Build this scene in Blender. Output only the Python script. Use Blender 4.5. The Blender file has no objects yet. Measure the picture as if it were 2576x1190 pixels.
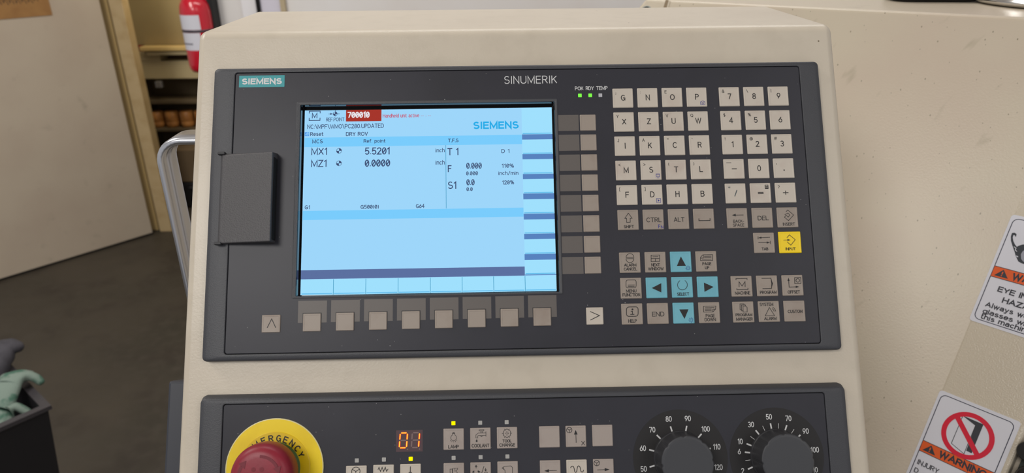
import bpy, bmesh, math, random
from mathutils import Matrix, Vector
PI = math.pi
rnd = random.Random(7)
sc = bpy.context.scene
COL = sc.collection

# ------------------------------------------------------------------ camera
cam_d = bpy.data.cameras.new('camera')
cam = bpy.data.objects.new('camera', cam_d); COL.objects.link(cam); sc.camera = cam
cam_d.sensor_fit = 'HORIZONTAL'; cam_d.sensor_width = 36.0
cam_d.lens = 1785.0/2576*36.0
cam_d.clip_start = 0.02; cam_d.clip_end = 60
R = [[0.999728, -0.016137, 0.016841], [-0.021908, -0.401933, 0.915407], [-0.008004, -0.915527, -0.402177]]
cam.matrix_world = Matrix(((R[0][0], -R[0][1], -R[0][2], 0), (R[1][0], -R[1][1], -R[1][2], 0),
                           (R[2][0], -R[2][1], -R[2][2], 1.6), (0, 0, 0, 1)))
cam_d.dof.use_dof = True; cam_d.dof.focus_distance = 0.50; cam_d.dof.aperture_fstop = 11.0

# ------------------------------------------------------------------ light and exposure
world = bpy.data.worlds.new('world'); sc.world = world; world.use_nodes = True
wb = world.node_tree.nodes['Background']
wb.inputs[0].default_value = (0.98, 0.98, 1.0, 1); wb.inputs[1].default_value = 0.45
def area(name, loc, target, sx, sy, power, col):
    l = bpy.data.lights.new(name, 'AREA'); l.shape = 'RECTANGLE'; l.size = sx; l.size_y = sy
    l.energy = power; l.color = col
    o = bpy.data.objects.new(name, l); COL.objects.link(o); o.location = loc
    o.rotation_euler = (Vector(target)-Vector(loc)).to_track_quat('-Z', 'Y').to_euler()
    return o
area('ceiling_and_fill_light', (-0.85, -1.0, 2.7), (0.0, 0.5, 1.4), 0.7, 0.5, 16, (1.0, 0.97, 0.93))
area('ceiling_and_fill_light', (0.4, 1.9, 3.3), (0.3, 2.2, 0), 2.4, 0.35, 28, (1.0, 0.97, 0.94))
area('ceiling_and_fill_light', (-1.7, 1.2, 3.2), (-2.1, 2.8, 0.9), 0.5, 2.0, 58, (1.0, 0.96, 0.90))  # unseen lamp added to brighten the open door at left
area('ceiling_and_fill_light', (1.5, -1.2, 2.9), (0.5, 0.6, 1.3), 1.0, 1.0, 8, (1.0, 0.97, 0.94))  # unseen fill added at right to lift the console front
area('storeroom_fill', (-1.9, 4.0, 2.5), (-1.9, 4.5, 0.9), 0.6, 0.3, 4.0, (1.0, 0.90, 0.72))  # unseen lamp added to brighten the storeroom wall
area('storeroom_fill', (-1.45, 3.95, 1.7), (-2.05, 4.45, 0.5), 0.3, 0.3, 3.5, (1.0, 0.88, 0.66))  # second unseen fill, added to brighten the rolls on the shelf
sc.view_settings.view_transform = 'Standard'; sc.view_settings.look = 'None'
sc.view_settings.exposure = 0.0; sc.view_settings.gamma = 1.0
sc.view_settings.use_curve_mapping = False

# ------------------------------------------------------------------ materials
def lin(c):
    return tuple((v/255/12.92 if v/255 <= 0.04045 else ((v/255+0.055)/1.055)**2.4) for v in c)+(1.0,)
MATS = {}
def mat(name, rgb, rough=0.5, metal=0.0, spec=0.5, bump=None, noise=None, specks=None, coat=0.0, streaks=None, speck_scale=None):
    """rgb sRGB 0..255. bump=(scale,strength,dist) noise=(scale,rgb2,lo,hi) specks=(scale,size,rgb)"""
    if name in MATS: return MATS[name]
    m = bpy.data.materials.new(name); m.use_nodes = True; MATS[name] = m
    nt = m.node_tree; N = nt.nodes; L = nt.links; b = N['Principled BSDF']
    b.inputs['Base Color'].default_value = lin(rgb)
    b.inputs['Roughness'].default_value = rough; b.inputs['Metallic'].default_value = metal
    b.inputs['Specular IOR Level'].default_value = spec
    b.inputs['Coat Weight'].default_value = coat
    geo = N.new('ShaderNodeNewGeometry'); cur = None
    def mix(fac, c2):
        nonlocal cur
        mx = N.new('ShaderNodeMix'); mx.data_type = 'RGBA'
        L.new(fac, mx.inputs[0])
        if cur is None: mx.inputs[6].default_value = lin(rgb)
        else: L.new(cur, mx.inputs[6])
        mx.inputs[7].default_value = lin(c2); cur = mx.outputs[2]
    def ramp(src, lo, hi):
        r = N.new('ShaderNodeMapRange'); r.inputs[1].default_value = lo; r.inputs[2].default_value = hi
        L.new(src, r.inputs[0]); return r.outputs[0]
    for nz in (noise or []):
        n = N.new('ShaderNodeTexNoise'); n.inputs['Scale'].default_value = nz[0]; n.inputs['Detail'].default_value = 4
        L.new(geo.outputs['Position'], n.inputs['Vector'])
        mix(ramp(n.outputs[0], nz[2], nz[3]), nz[1])
    for st in (streaks or []):      # (rotation xyz, stretch scale xyz, noise scale, rgb, lo, hi)
        mp = N.new('ShaderNodeMapping'); mp.inputs['Rotation'].default_value = st[0]; mp.inputs['Scale'].default_value = st[1]
        L.new(geo.outputs['Position'], mp.inputs[0])
        n = N.new('ShaderNodeTexNoise'); n.inputs['Scale'].default_value = st[2]; n.inputs['Detail'].default_value = 2
        L.new(mp.outputs[0], n.inputs['Vector']); mix(ramp(n.outputs[0], st[4], st[5]), st[3])
    for sp in (specks or []):       # (scale, radius, rgb, keep threshold)
        v = N.new('ShaderNodeTexVoronoi'); v.inputs['Scale'].default_value = sp[0]
        if speck_scale:
            mp = N.new('ShaderNodeMapping'); mp.inputs['Scale'].default_value = speck_scale; mp.inputs['Rotation'].default_value = (0.2, 0.45, 0)
            L.new(geo.outputs['Position'], mp.inputs[0]); L.new(mp.outputs[0], v.inputs['Vector'])
        else: L.new(geo.outputs['Position'], v.inputs['Vector'])
        lt = N.new('ShaderNodeMath'); lt.operation = 'LESS_THAN'; lt.inputs[1].default_value = sp[1]
        L.new(v.outputs['Distance'], lt.inputs[0])
        sep = N.new('ShaderNodeSeparateColor'); L.new(v.outputs['Color'], sep.inputs[0])
        gt = N.new('ShaderNodeMath'); gt.operation = 'GREATER_THAN'; gt.inputs[1].default_value = sp[3]
        L.new(sep.outputs[0], gt.inputs[0])
        mu = N.new('ShaderNodeMath'); mu.operation = 'MULTIPLY'
        L.new(lt.outputs[0], mu.inputs[0]); L.new(gt.outputs[0], mu.inputs[1])
        mix(mu.outputs[0], sp[2])
    if cur is not None: L.new(cur, b.inputs['Base Color'])
    if bump:
        n = N.new('ShaderNodeTexNoise'); n.inputs['Scale'].default_value = bump[0]; n.inputs['Detail'].default_value = 2
        L.new(geo.outputs['Position'], n.inputs['Vector'])
        bp = N.new('ShaderNodeBump'); bp.inputs['Strength'].default_value = bump[1]; bp.inputs['Distance'].default_value = bump[2]
        L.new(n.outputs[0], bp.inputs['Height']); L.new(bp.outputs[0], b.inputs['Normal'])
    return m
def glow(name, rgb, strength=1.0, base=(0, 0, 0), rough=0.35, spec=0.0):
    if name in MATS: return MATS[name]
    m = bpy.data.materials.new(name); m.use_nodes = True; MATS[name] = m
    b = m.node_tree.nodes['Principled BSDF']
    b.inputs['Base Color'].default_value = lin(base); b.inputs['Roughness'].default_value = rough
    b.inputs['Specular IOR Level'].default_value = spec
    b.inputs['Emission Color'].default_value = lin(rgb); b.inputs['Emission Strength'].default_value = strength
    return m

M_PAINT = mat('cream_powder_coat', (205, 194, 176), 0.36, bump=(700, 0.22, 0.0004),
              noise=[(9, (198, 186, 168), 0.50, 0.75), (60, (198, 187, 169), 0.5, 0.8)], specks=[(70, 0.045, (120, 105, 85), 0.72)])
M_MACH = mat('cream_machine_paint', (199, 187, 166), 0.36, bump=(480, 0.20, 0.0006),
             noise=[(6, (196, 180, 161), 0.45, 0.75)],
             streaks=[((0.35, 0.9, 0.6), (30, 90, 9), 1.0, (172, 160, 138), 0.68, 0.82)],
             specks=[(120, 0.10, (150, 140, 120), 0.80), (190, 0.11, (158, 148, 130), 0.80), (60, 0.05, (142, 130, 108), 0.80)], speck_scale=(1.3, 1.3, 0.5))
M_BEZEL = mat('charcoal_textured_plastic', (60, 61, 66), 0.50, bump=(1500, 0.4, 0.0003), spec=0.6)
M_PLATE = mat('charcoal_smooth_film', (52, 52, 59), 0.40, spec=0.30, bump=(900, 0.04, 0.0003),
              noise=[(16, (48, 48, 54), 0.45, 0.7)], specks=[(260, 0.07, (130, 130, 130), 0.80), (110, 0.028, (190, 190, 185), 0.84)])
M_RECESS = mat('gloss_black_recess', (14, 15, 18), 0.06, spec=0.8)
M_BLACK = mat('black_gap', (10, 10, 11), 0.7)
M_KEY = mat('pale_grey_key', (200, 190, 177), 0.45, bump=(600, 0.06, 0.0004), noise=[(45, (186, 170, 158), 0.56, 0.80)])
M_KEYD = mat('warm_grey_key', (156, 144, 133), 0.45, bump=(600, 0.06, 0.0004), noise=[(45, (142, 126, 114), 0.55, 0.80)])
M_KEYM = mat('mid_grey_key', (166, 154, 146), 0.45, bump=(600, 0.10, 0.0004), noise=[(60, (152, 138, 130), 0.52, 0.80)])
M_KEYB = mat('light_blue_key', (112, 180, 196), 0.45, bump=(600, 0.06, 0.0004), noise=[(50, (98, 166, 184), 0.5, 0.8)])
M_KEYY = mat('yellow_key', (250, 214, 0), 0.42)
M_SOFTBG = mat('dark_taupe_print', (98, 92, 88), 0.45)
M_INK = mat('black_ink', (26, 24, 26), 0.5)
M_INKB = mat('blue_ink', (44, 48, 140), 0.5)
M_INKG = mat('grey_green_ink', (60, 76, 80), 0.5)
M_WHITE = mat('white_print', (214, 214, 214), 0.5)
M_TEAL = mat('teal_print', (34, 150, 156), 0.4)
M_LEDOFF = mat('unlit_led', (172, 170, 166), 0.4)
M_LEDW = mat('unlit_led_pale', (186, 186, 192), 0.4)
M_LEDG = glow('lit_green_led', (120, 235, 70), 1.0, (60, 120, 40))
M_LEDY = glow('lit_yellow_led', (255, 226, 0), 1.3, (120, 100, 0))
M_SEGR = glow('red_segment_glow', (235, 26, 30), 1.0, (60, 0, 0))
M_SEGY = glow('amber_segment_core', (255, 196, 70), 1.3, (60, 20, 0))
M_SEGOFF = mat('unlit_segment', (128, 104, 102), 0.4)
M_SEGWIN = mat('segment_window', (84, 62, 66), 0.3)
M_YEL = mat('yellow_disc', (246, 214, 6), 0.38, noise=[(50, (232, 196, 4), 0.5, 0.8)])
M_YEL2 = mat('yellow_disc_ring', (226, 190, 4), 0.4)
M_RED = mat('red_button_plastic', (140, 26, 46), 0.42, noise=[(60, (126, 24, 42), 0.5, 0.8)], bump=(500, 0.1, 0.0004))
M_REDD = mat('red_button_relief', (120, 20, 38), 0.5)
M_GREENR = mat('green_ring', (70, 96, 20), 0.5)
M_DIAL = mat('dial_black', (28, 26, 27), 0.55, specks=[(160, 0.035, (120, 120, 120), 0.9)])
M_KNOB = mat('knob_charcoal', (62, 63, 67), 0.42, spec=0.5)
M_KNOBS = mat('knob_side', (50, 50, 53), 0.5, spec=0.4)
M_ALU = mat('satin_aluminium', (205, 206, 212), 0.28, 0.9)
M_STEEL = mat('turned_steel', (215, 213, 210), 0.16, 1.0)
M_DARKP = mat('dark_grey_plastic', (52, 54, 62), 0.45)

# ------------------------------------------------------------------ mesh helpers
class MB:
    def __init__(s, k=0.001): s.v = []; s.f = []; s.sm = []; s.k = k; s.n = 0
    def add(s, vs, fs, smooth=False):
        o = len(s.v); s.v += [tuple(p) for p in vs]
        for f in fs: s.f.append(tuple(i+o for i in f)); s.sm.append(smooth)
    def poly(s, pts, z): s.add([(x, y, z) for x, y in pts], [tuple(range(len(pts)))])
    def rect(s, x0, y0, x1, y1, z):
        x0, x1 = min(x0, x1), max(x0, x1); y0, y1 = min(y0, y1), max(y0, y1)
        s.poly([(x0, y0), (x1, y0), (x1, y1), (x0, y1)], z)
    def ribbon(s, pts, w, z, closed=False):
        z += 0.002*(s.n % 7); s.n += 1
        P = [Vector((float(p[0]), float(p[1]))) for p in pts]
        Q = [P[0]]
        for p in P[1:]:
            if (p-Q[-1]).length > 1e-5: Q.append(p)
        if closed and (Q[0]-Q[-1]).length < 1e-5: Q.pop()
        n = len(Q)
        if n < 2: return
        A = []; B = []
        for i in range(n):
            d0 = (Q[i]-Q[i-1]).normalized() if (closed or i > 0) else None
            d1 = (Q[(i+1) % n]-Q[i]).normalized() if (closed or i < n-1) else None
            if d0 is None: d0 = d1
            if d1 is None: d1 = d0
            t = d0+d1
            if t.length < 0.05: t = d1
            t.normalize(); nn = Vector((-t.y, t.x)); c = max(0.35, abs(nn.dot(Vector((-d1.y, d1.x)))))
            A.append(Q[i]+nn*(w/2/c)); B.append(Q[i]-nn*(w/2/c))
        vs = [(p.x, p.y, z) for p in A]+[(p.x, p.y, z) for p in B]
        s.add(vs, [(i, n+i, n+(i+1) % n, (i+1) % n) for i in range(n if closed else n-1)])
    def box(s, x0, y0, z0, x1, y1, z1):
        s.add([(x0, y0, z0), (x1, y0, z0), (x1, y1, z0), (x0, y1, z0), (x0, y0, z1), (x1, y0, z1), (x1, y1, z1), (x0, y1, z1)],
              [(0, 3, 2, 1), (4, 5, 6, 7), (0, 1, 5, 4), (1, 2, 6, 5), (2, 3, 7, 6), (3, 0, 4, 7)])
    def loops(s, rings, cap0=False, cap1=True, smooth=False, closed=True):
        n = len(rings[0]); vs = [p for r in rings for p in r]; fs = []
        for k in range(len(rings)-1):
            for i in range(n if closed else n-1):
                j = (i+1) % n; fs.append((k*n+i, k*n+j, (k+1)*n+j, (k+1)*n+i))
        s.add(vs, fs, smooth)
        o = len(s.v)-len(vs)
        if cap0: s.f.append(tuple(o+i for i in reversed(range(n)))); s.sm.append(False)
        if cap1: s.f.append(tuple(o+(len(rings)-1)*n+i for i in range(n))); s.sm.append(False)
    def lathe(s, cx, cy, prof, n=48, smooth=True, cap0=False, cap1=True):
        s.loops([[(cx+r*math.cos(2*PI*i/n), cy+r*math.sin(2*PI*i/n), z) for i in range(n)] for r, z in prof], cap0, cap1, smooth)
    def build(s, name, m, parent=None, bevel=0, seg=2, **props):
        me = bpy.data.meshes.new(name)
        me.from_pydata([(a*s.k, b*s.k, c*s.k) for a, b, c in s.v], [], s.f)
        me.polygons.foreach_set('use_smooth', s.sm); me.update()
        me.materials.append(m)
        o = bpy.data.objects.new(name, me); COL.objects.link(o)
        if parent: o.parent = parent
        if bevel:
            b = o.modifiers.new('bevel', 'BEVEL'); b.width = bevel; b.segments = seg; b.limit_method = 'ANGLE'
            b.harden_normals = False
        for k, v in props.items(): o[k] = v
        return o
def rrect(x0, y0, x1, y1, r, z, n=5):
    x0, x1 = min(x0, x1), max(x0, x1); y0, y1 = min(y0, y1), max(y0, y1); out = []
    for cx, cy, a in ((x1-r, y1-r, 0), (x0+r, y1-r, 90), (x0+r, y0+r, 180), (x1-r, y0+r, 270)):
        for i in range(n+1):
            t = math.radians(a+90*i/n); out.append((cx+r*math.cos(t), cy+r*math.sin(t), z))
    return out
def lerp(A, B, t, z): return [(a[0]+(b[0]-a[0])*t, a[1]+(b[1]-a[1])*t, z) for a, b in zip(A, B)]
def thing(name, label, cat, mtx=None, loc=None, group=None):
    o = bpy.data.objects.new(name, None); COL.objects.link(o); o.empty_display_size = 0.05
    if mtx is not None: o.matrix_world = mtx
    if loc is not None: o.location = loc
    o['label'] = label; o['category'] = cat
    if group: o['group'] = group
    return o

# ------------------------------------------------------------------ a drawn sans alphabet (strokes, cap height 1)
def arc(cx, cy, rx, ry, a0, a1, n=8):
    return [(cx+rx*math.cos(math.radians(a0+(a1-a0)*i/n)), cy+ry*math.sin(math.radians(a0+(a1-a0)*i/n))) for i in range(n+1)]
G = {
'A': (.66, [[(0, 0), (.33, 1), (.66, 0)], [(.11, .33), (.55, .33)]]),
'B': (.56, [[(0, .52), (0, 1), (.3, 1)]+arc(.30, .76, .23, .24, 90, -90)+[(0, .52)], [(0, .52), (.3, .52)]+arc(.30, .26, .26, .26, 90, -90)+[(0, 0), (0, .52)]]),
'C': (.62, [arc(.33, .5, .33, .5, 42, 318, 14)]),
'D': (.62, [[(0, 0), (0, 1), (.24, 1)]+arc(.24, .5, .38, .5, 90, -90, 12)+[(0, 0)]]),
'E': (.50, [[(.5, 1), (0, 1), (0, 0), (.5, 0)], [(0, .53), (.45, .53)]]),
'F': (.50, [[(.5, 1), (0, 1), (0, 0)], [(0, .52), (.44, .52)]]),
'G': (.66, [arc(.34, .5, .34, .5, 42, 320, 14)+[(.64, .12), (.64, .46), (.36, .46)]]),
'H': (.60, [[(0, 0), (0, 1)], [(.6, 0), (.6, 1)], [(0, .53), (.6, .53)]]),
'I': (.06, [[(.03, 0), (.03, 1)]]),
'J': (.38, [[(.38, 1), (.38, .22)]+arc(.2, .2, .18, .2, 0, -170, 6)]),
'K': (.56, [[(0, 0), (0, 1)], [(.54, 1), (0, .38)], [(.2, .6), (.56, 0)]]),
'L': (.46, [[(0, 1), (0, 0), (.46, 0)]]),
'M': (.74, [[(0, 0), (0, 1), (.37, .12), (.74, 1), (.74, 0)]]),
'N': (.60, [[(0, 0), (0, 1), (.6, 0), (.6, 1)]]),
'O': (.70, [arc(.35, .5, .35, .5, 0, 360, 20)]),
'P': (.54, [[(0, 0), (0, 1), (.28, 1)]+arc(.28, .74, .26, .26, 90, -90)+[(0, .48)]]),
'Q': (.70, [arc(.35, .5, .35, .5, 0, 360, 20), [(.42, .26), (.70, -.06)]]),
'R': (.56, [[(0, 0), (0, 1), (.28, 1)]+arc(.28, .75, .25, .25, 90, -90)+[(0, .5)], [(.28, .5), (.56, 0)]]),
'S': (.56, [arc(.28, .75, .25, .25, 35, 180, 8)+arc(.28, .75, .25, .25, 180, 262, 4)+arc(.28, .26, .28, .26, 82, 0, 4)+arc(.28, .26, .28, .26, 0, -155, 8)]),
'T': (.60, [[(0, 1), (.6, 1)], [(.3, 1), (.3, 0)]]),
'U': (.60, [[(0, 1), (0, .3)]+arc(.3, .3, .3, .3, 180, 360, 10)+[(.6, .3), (.6, 1)]]),
'V': (.62, [[(0, 1), (.31, 0), (.62, 1)]]),
'W': (.92, [[(0, 1), (.23, 0), (.46, .95), (.69, 0), (.92, 1)]]),
'X': (.60, [[(0, 1), (.6, 0)], [(.6, 1), (0, 0)]]),
'Y': (.60, [[(0, 1), (.3, .45), (.6, 1)], [(.3, .45), (.3, 0)]]),
'Z': (.56, [[(.02, 1), (.56, 1), (0, 0), (.58, 0)]]),
'0': (.52, [arc(.26, .5, .26, .5, 0, 360, 20)]),
'ø': (.52, [arc(.26, .5, .26, .5, 0, 360, 20), [(.08, .18), (.44, .82)]]),
'1': (.30, [[(0, .78), (.24, 1), (.24, 0)]]),
'2': (.52, [arc(.26, .74, .25, .26, 165, -20, 9)+[(.02, .0), (.54, 0)]]),
'3': (.52, [arc(.25, .75, .23, .25, 150, -90, 9), arc(.25, .26, .26, .26, 85, -155, 10)]),
'4': (.56, [[(.42, 0), (.42, 1), (0, .28), (.56, .28)]]),
'5': (.52, [[(.47, 1), (.08, 1), (.04, .52)]+arc(.25, .31, .26, .31, 125, -150, 11)]),
'6': (.52, [[(.42, 1)]+arc(.26, .32, .26, .32, 140, -220, 18)+[(.2, .7), (.42, 1)][:0], [(.40, 1), (.06, .46)]]),
'7': (.50, [[(0, 1), (.5, 1), (.16, 0)]]),
'8': (.52, [arc(.26, .75, .22, .25, 0, 360, 14), arc(.26, .26, .26, .26, 0, 360, 14)]),
'9': (.52, [arc(.26, .68, .26, .32, 0, 360, 16), [(.50, .56), (.14, 0)]]),
'.': (.08, [[(.04, 0), (.04, .13)]]), ',': (.10, [[(.08, .13), (.02, -.14)]]),
':': (.08, [[(.04, .05), (.04, .18)], [(.04, .55), (.04, .68)]]), ';': (.10, [[(.08, .13), (.02, -.14)], [(.07, .55), (.07, .68)]]),
'!': (.08, [[(.04, 1), (.04, .38)], [(.04, 0), (.04, .13)]]),
'?': (.46, [arc(.23, .76, .22, .24, 165, -50, 8)+[(.23, .42), (.23, .28)], [(.23, 0), (.23, .12)]]),
"'": (.06, [[(.03, 1), (.03, .7)]]), '"': (.34, [[(.03, 1), (.03, .68)], [(.31, 1), (.31, .68)]]),
'-': (.34, [[(0, .42), (.34, .42)]]), '_': (.6, [[(0, .5), (.6, .5)]]), '+': (.6, [[(0, .45), (.6, .45)], [(.3, .13), (.3, .77)]]),
'=': (.6, [[(0, .58), (.6, .58)], [(0, .34), (.6, .34)]]), '/': (.42, [[(0, -.08), (.42, 1.05)]]), '\\': (.42, [[(0, 1.05), (.42, -.08)]]),
'|': (.06, [[(.03, 1.05), (.03, -.08)]]), '(': (.2, [arc(.3, .46, .28, .64, 128, 232, 8)]), ')': (.2, [arc(-.1, .46, .28, .64, 52, -52, 8)]),
'[': (.2, [[(.2, 1.05), (0, 1.05), (0, -.1), (.2, -.1)]]), ']': (.2, [[(0, 1.05), (.2, 1.05), (.2, -.1), (0, -.1)]]),
'<': (.55, [[(.55, .8), (0, .45), (.55, .1)]]), '>': (.55, [[(0, .8), (.55, .45), (0, .1)]]),
'*': (.72, [[(.36, 1), (.36, .3)], [(.03, .83), (.69, .47)], [(.69, .83), (.03, .47)]]),
'#': (.66, [[(.12, 0), (.26, 1)], [(.42, 0), (.56, 1)], [(0, .34), (.62, .34)], [(.04, .68), (.66, .68)]]),
'$': (.56, [arc(.28, .72, .25, .22, 35, 262, 10)+arc(.28, .28, .27, .22, 82, -155, 12), [(.28, 1.1), (.28, -.1)]]),
'%': (.84, [arc(.17, .77, .17, .23, 0, 360, 12), arc(.67, .23, .17, .23, 0, 360, 12), [(.62, 1), (.22, 0)]]),
'&': (.70, [[(.70, 0), (.16, .66)]+arc(.32, .79, .19, .21, 215, -35, 9)+[(.12, .42)]+arc(.28, .25, .27, .25, 135, 300, 7)+[(.6, .22), (.68, .46)]]),
'@': (.9, [arc(.45, .45, .45, .5, -50, 295, 22), arc(.45, .45, .18, .22, 0, 360, 12), [(.65, .7), (.63, .28), (.78, .2)]]),
'^': (.7, [[(0, 0), (.35, 1), (.7, 0)]]),
'a': (.46, [arc(.22, .26, .22, .26, 40, 320, 12), [(.44, .7), (.44, 0)]][:0]+[[(.06, .66)]+arc(.24, .52, .20, .2, 110, 0, 5)+[(.44, 0)], arc(.22, .21, .22, .21, 60, 300, 9)+[(.44, .12)], [(.33, .40), (.44, .42)]]),
'c': (.42, [arc(.23, .36, .23, .36, 48, 312, 10)]),
'd': (.46, [arc(.23, .36, .23, .36, 0, 360, 14), [(.46, 0), (.46, 1.05)]]),
'e': (.46, [[(.02, .38), (.46, .38)]+arc(.23, .36, .23, .36, 5, 315, 12)]),
'f': (.30, [[(.3, 1.04), (.2, 1.04), (.12, .92), (.12, 0)], [(0, .7), (.28, .7)]]),
'g': (.46, [arc(.23, .36, .23, .36, 0, 360, 14), [(.46, .72), (.46, -.1)]+arc(.24, -.1, .22, .18, 0, -150, 6)]),
'h': (.44, [[(0, 0), (0, 1.05)], [(0, .45)]+arc(.22, .5, .22, .22, 170, 0, 7)+[(.44, 0)]]),
'i': (.06, [[(.03, 0), (.03, .72)], [(.03, .9), (.03, 1.02)]]),
'l': (.06, [[(.03, 0), (.03, 1.05)]]),
'm': (.72, [[(0, 0), (0, .72)], [(0, .5)]+arc(.18, .52, .18, .2, 170, 0, 6)+[(.36, 0)], [(.36, .5)]+arc(.54, .52, .18, .2, 170, 0, 6)+[(.72, 0)]]),
'n': (.44, [[(0, 0), (0, .72)], [(0, .45)]+arc(.22, .5, .22, .22, 170, 0, 7)+[(.44, 0)]]),
'o': (.46, [arc(.23, .36, .23, .36, 0, 360, 16)]),
'p': (.46, [arc(.23, .36, .23, .36, 0, 360, 14), [(0, .72), (0, -.28)]]),
'r': (.28, [[(0, 0), (0, .72)], [(0, .42), (.1, .66), (.28, .7)]]),
's': (.40, [arc(.2, .54, .17, .17, 40, 262, 8)+arc(.2, .18, .2, .19, 82, -150, 8)]),
't': (.30, [[(.1, .95), (.1, .14), (.2, 0), (.3, .02)], [(0, .7), (.28, .7)]]),
'u': (.44, [[(0, .72), (0, .24)]+arc(.22, .22, .22, .22, 180, 360, 8)+[(.44, .72)], [(.44, .4), (.44, 0)]]),
'v': (.44, [[(0, .72), (.22, 0), (.44, .72)]]),
'w': (.66, [[(0, .72), (.17, 0), (.33, .68), (.49, 0), (.66, .72)]]),
'y': (.44, [[(0, .72), (.22, .04)], [(.44, .72), (.16, -.26), (.02, -.28)]]),
' ': (.26, []),
}
def layout(s, gap=.16):
    x = 0; out = []
    for ch in s:
        w, st = G[ch]; out.append((x, w, st)); x += w+gap
    return out, x-gap
def capped(q, t):
    q = [Vector(p) for p in q]
    if sum((q[i+1]-q[i]).length for i in range(len(q)-1)) < t*1.9: return q
    if len(q) < 2 or (q[0]-q[-1]).length < 1e-4: return q
    a_ = (q[0]-q[1]).normalized(); b_ = (q[-1]-q[-2]).normalized()
    return [q[0]+a_*t*.5*max(abs(a_.x), abs(a_.y))**6]+q[1:-1]+[q[-1]+b_*t*.5*max(abs(b_.x), abs(b_.y))**6]
def text(mb, s, x0, x1, yb, h, t, z, gap=.20):
    """draw s so that its ink spans x0..x1, baseline yb, cap height h, stroke t"""
    lo, W = layout(s, gap); hh = h-t
    if s in ('I', '1', '.', '!', "'", '|', ':', ';', ','): sx = hh; x0 = (x0+x1)/2-W*sx/2
    else: sx = (x1-x0-t)/W; x0 = x0+t/2
    for x, w, st in lo:
        for p in st: mb.ribbon(capped([(x0+(x+a)*sx, yb+t/2+b*hh) for a, b in p], t), t, z)
def text_arc(mb, ch, cx, cy, r, ang, h, wid, t, z):
    w, st = G[ch]; sx = wid/max(w, .3); ca = math.radians(ang-90)
    for p in st:
        q = []
        for a, b in p:
            u = (a-w/2)*sx; v = r+b*h
            q.append((cx+u*math.cos(ca)-v*math.sin(ca), cy+u*math.sin(ca)+v*math.cos(ca)))
        mb.ribbon(q, t, z)

# ------------------------------------------------------------------ the room
def world_box(name, x0, y0, z0, x1, y1, z1, m, parent=None, bevel=0, **p):
    b = MB(1.0); b.box(x0, y0, z0, x1, y1, z1); return b.build(name, m, parent, bevel, **p)
M_FLOOR = mat('stained_concrete', (68, 61, 51), 0.55, noise=[(1.3, (50, 46, 38), 0.40, 0.62), (5, (48, 41, 35), 0.50, 0.75), (22, (66, 60, 52), 0.45, 0.8)], bump=(60, 0.15, 0.003))
M_WALL = mat('pale_grey_wall', (220, 217, 215), 0.7, noise=[(2, (214, 208, 203), 0.4, 0.7)])
M_WALLY = mat('ochre_storeroom_wall', (160, 142, 100), 0.7, noise=[(2, (146, 126, 86), 0.4, 0.7)])
M_JAMB = mat('tan_painted_frame', (190, 166, 124), 0.5, noise=[(14, (178, 152, 108), 0.45, 0.7)])
M_GROOVE = mat('frame_seal', (110, 100, 80), 0.7)
M_DOOR = mat('scuffed_door_paint', (188, 174, 155), 0.5, noise=[(3, (180, 164, 146), 0.4, 0.7), (16, (165, 152, 135), 0.62, 0.85)])
world_box('floor', -5, -2.5, -0.1, 4, 6.2, 0, M_FLOOR, kind='structure')
world_box('ceiling', -5, -2.5, 3.4, 4, 6.2, 3.5, M_WALL, kind='structure')
world_box('wall_back', -1.20, 3.08, 0, 4, 3.20, 3.4, M_WALL, kind='structure')
world_box('wall_storeroom', -3.4, 4.60, 0, -1.0, 4.7, 3.4, M_WALLY, kind='structure')
world_box('wall_storeroom_upper', -3.4, 4.42, 0.957, -1.0, 4.599, 3.4, M_WALLY, kind='structure')
world_box('wall_left', -4.6, 3.84, 0, -2.02, 3.96, 3.4, M_WALL, kind='structure')
world_box('wall_right', -1.05, 3.84, 0, -0.93, 4.6, 3.4, M_WALLY, kind='structure')
# door frame: rebate, seal groove and casing
fr = thing('door_frame', 'tan painted door frame beside the open scuffed door', 'door frame', loc=(-1.93, 3.8, 0))
def fbox(name, x0, y0, z0, x1, y1, z1, m, **p):
    return world_box(name, x0+1.93, y0-3.8, z0, x1+1.93, y1-3.8, z1, m, fr, 0.003, **p)
fbox('rebate', -2.020, 3.815, 0, -1.972, 3.85, 2.08, mat('tan_frame_shaded', (176, 150, 100), 0.5))  # shading of the jamb side is put into this darker tan
fbox('seal', -1.972, 3.822, 0, -1.954, 3.85, 2.08, M_GROOVE)
fbox('casing', -1.954, 3.790, 0, -1.886, 3.86, 2.08, M_JAMB)
fbox('head', -1.954, 3.790, 2.08, -1.0, 3.86, 2.15, M_JAMB)
# open door leaf, hinged on the frame and swung into the room
e = Vector((-0.6706, -0.7418, 0)); nv = Vector((0.7418, -0.6706, 0))
dm = Matrix(((e.x, 0, nv.x, -1.977), (e.y, 0, nv.y, 3.752), (0, 1, 0, 0), (0, 0, 0, 1)))
door = thing('door_1', 'scuffed grey-beige door standing open with kraft card taped to it', 'door', dm)
door['kind'] = 'structure'; del door['label']; del door['category']
b = MB(); b.box(0, 12, -45, 900, 2040, 0); b.build('door_leaf', M_DOOR, door, 0.002)
b = MB(); b.box(0, 4, -38, 900, 14, -6); b.build('under_door_shade', M_BLACK, door)  # black strip stands in for the shaded gap under the leaf
b = MB(); b.box(860, 980, 0, 890, 1060, 4); b.lathe(870, 1020, [(12, 4), (12, 30), (24, 34), (26, 50), (18, 60), (4, 62)], 24); b.build('door_handle', M_ALU, door)
card = thing('cardboard_sheet', 'brown kraft card with black handwriting taped on the open door', 'cardboard', dm)
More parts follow.
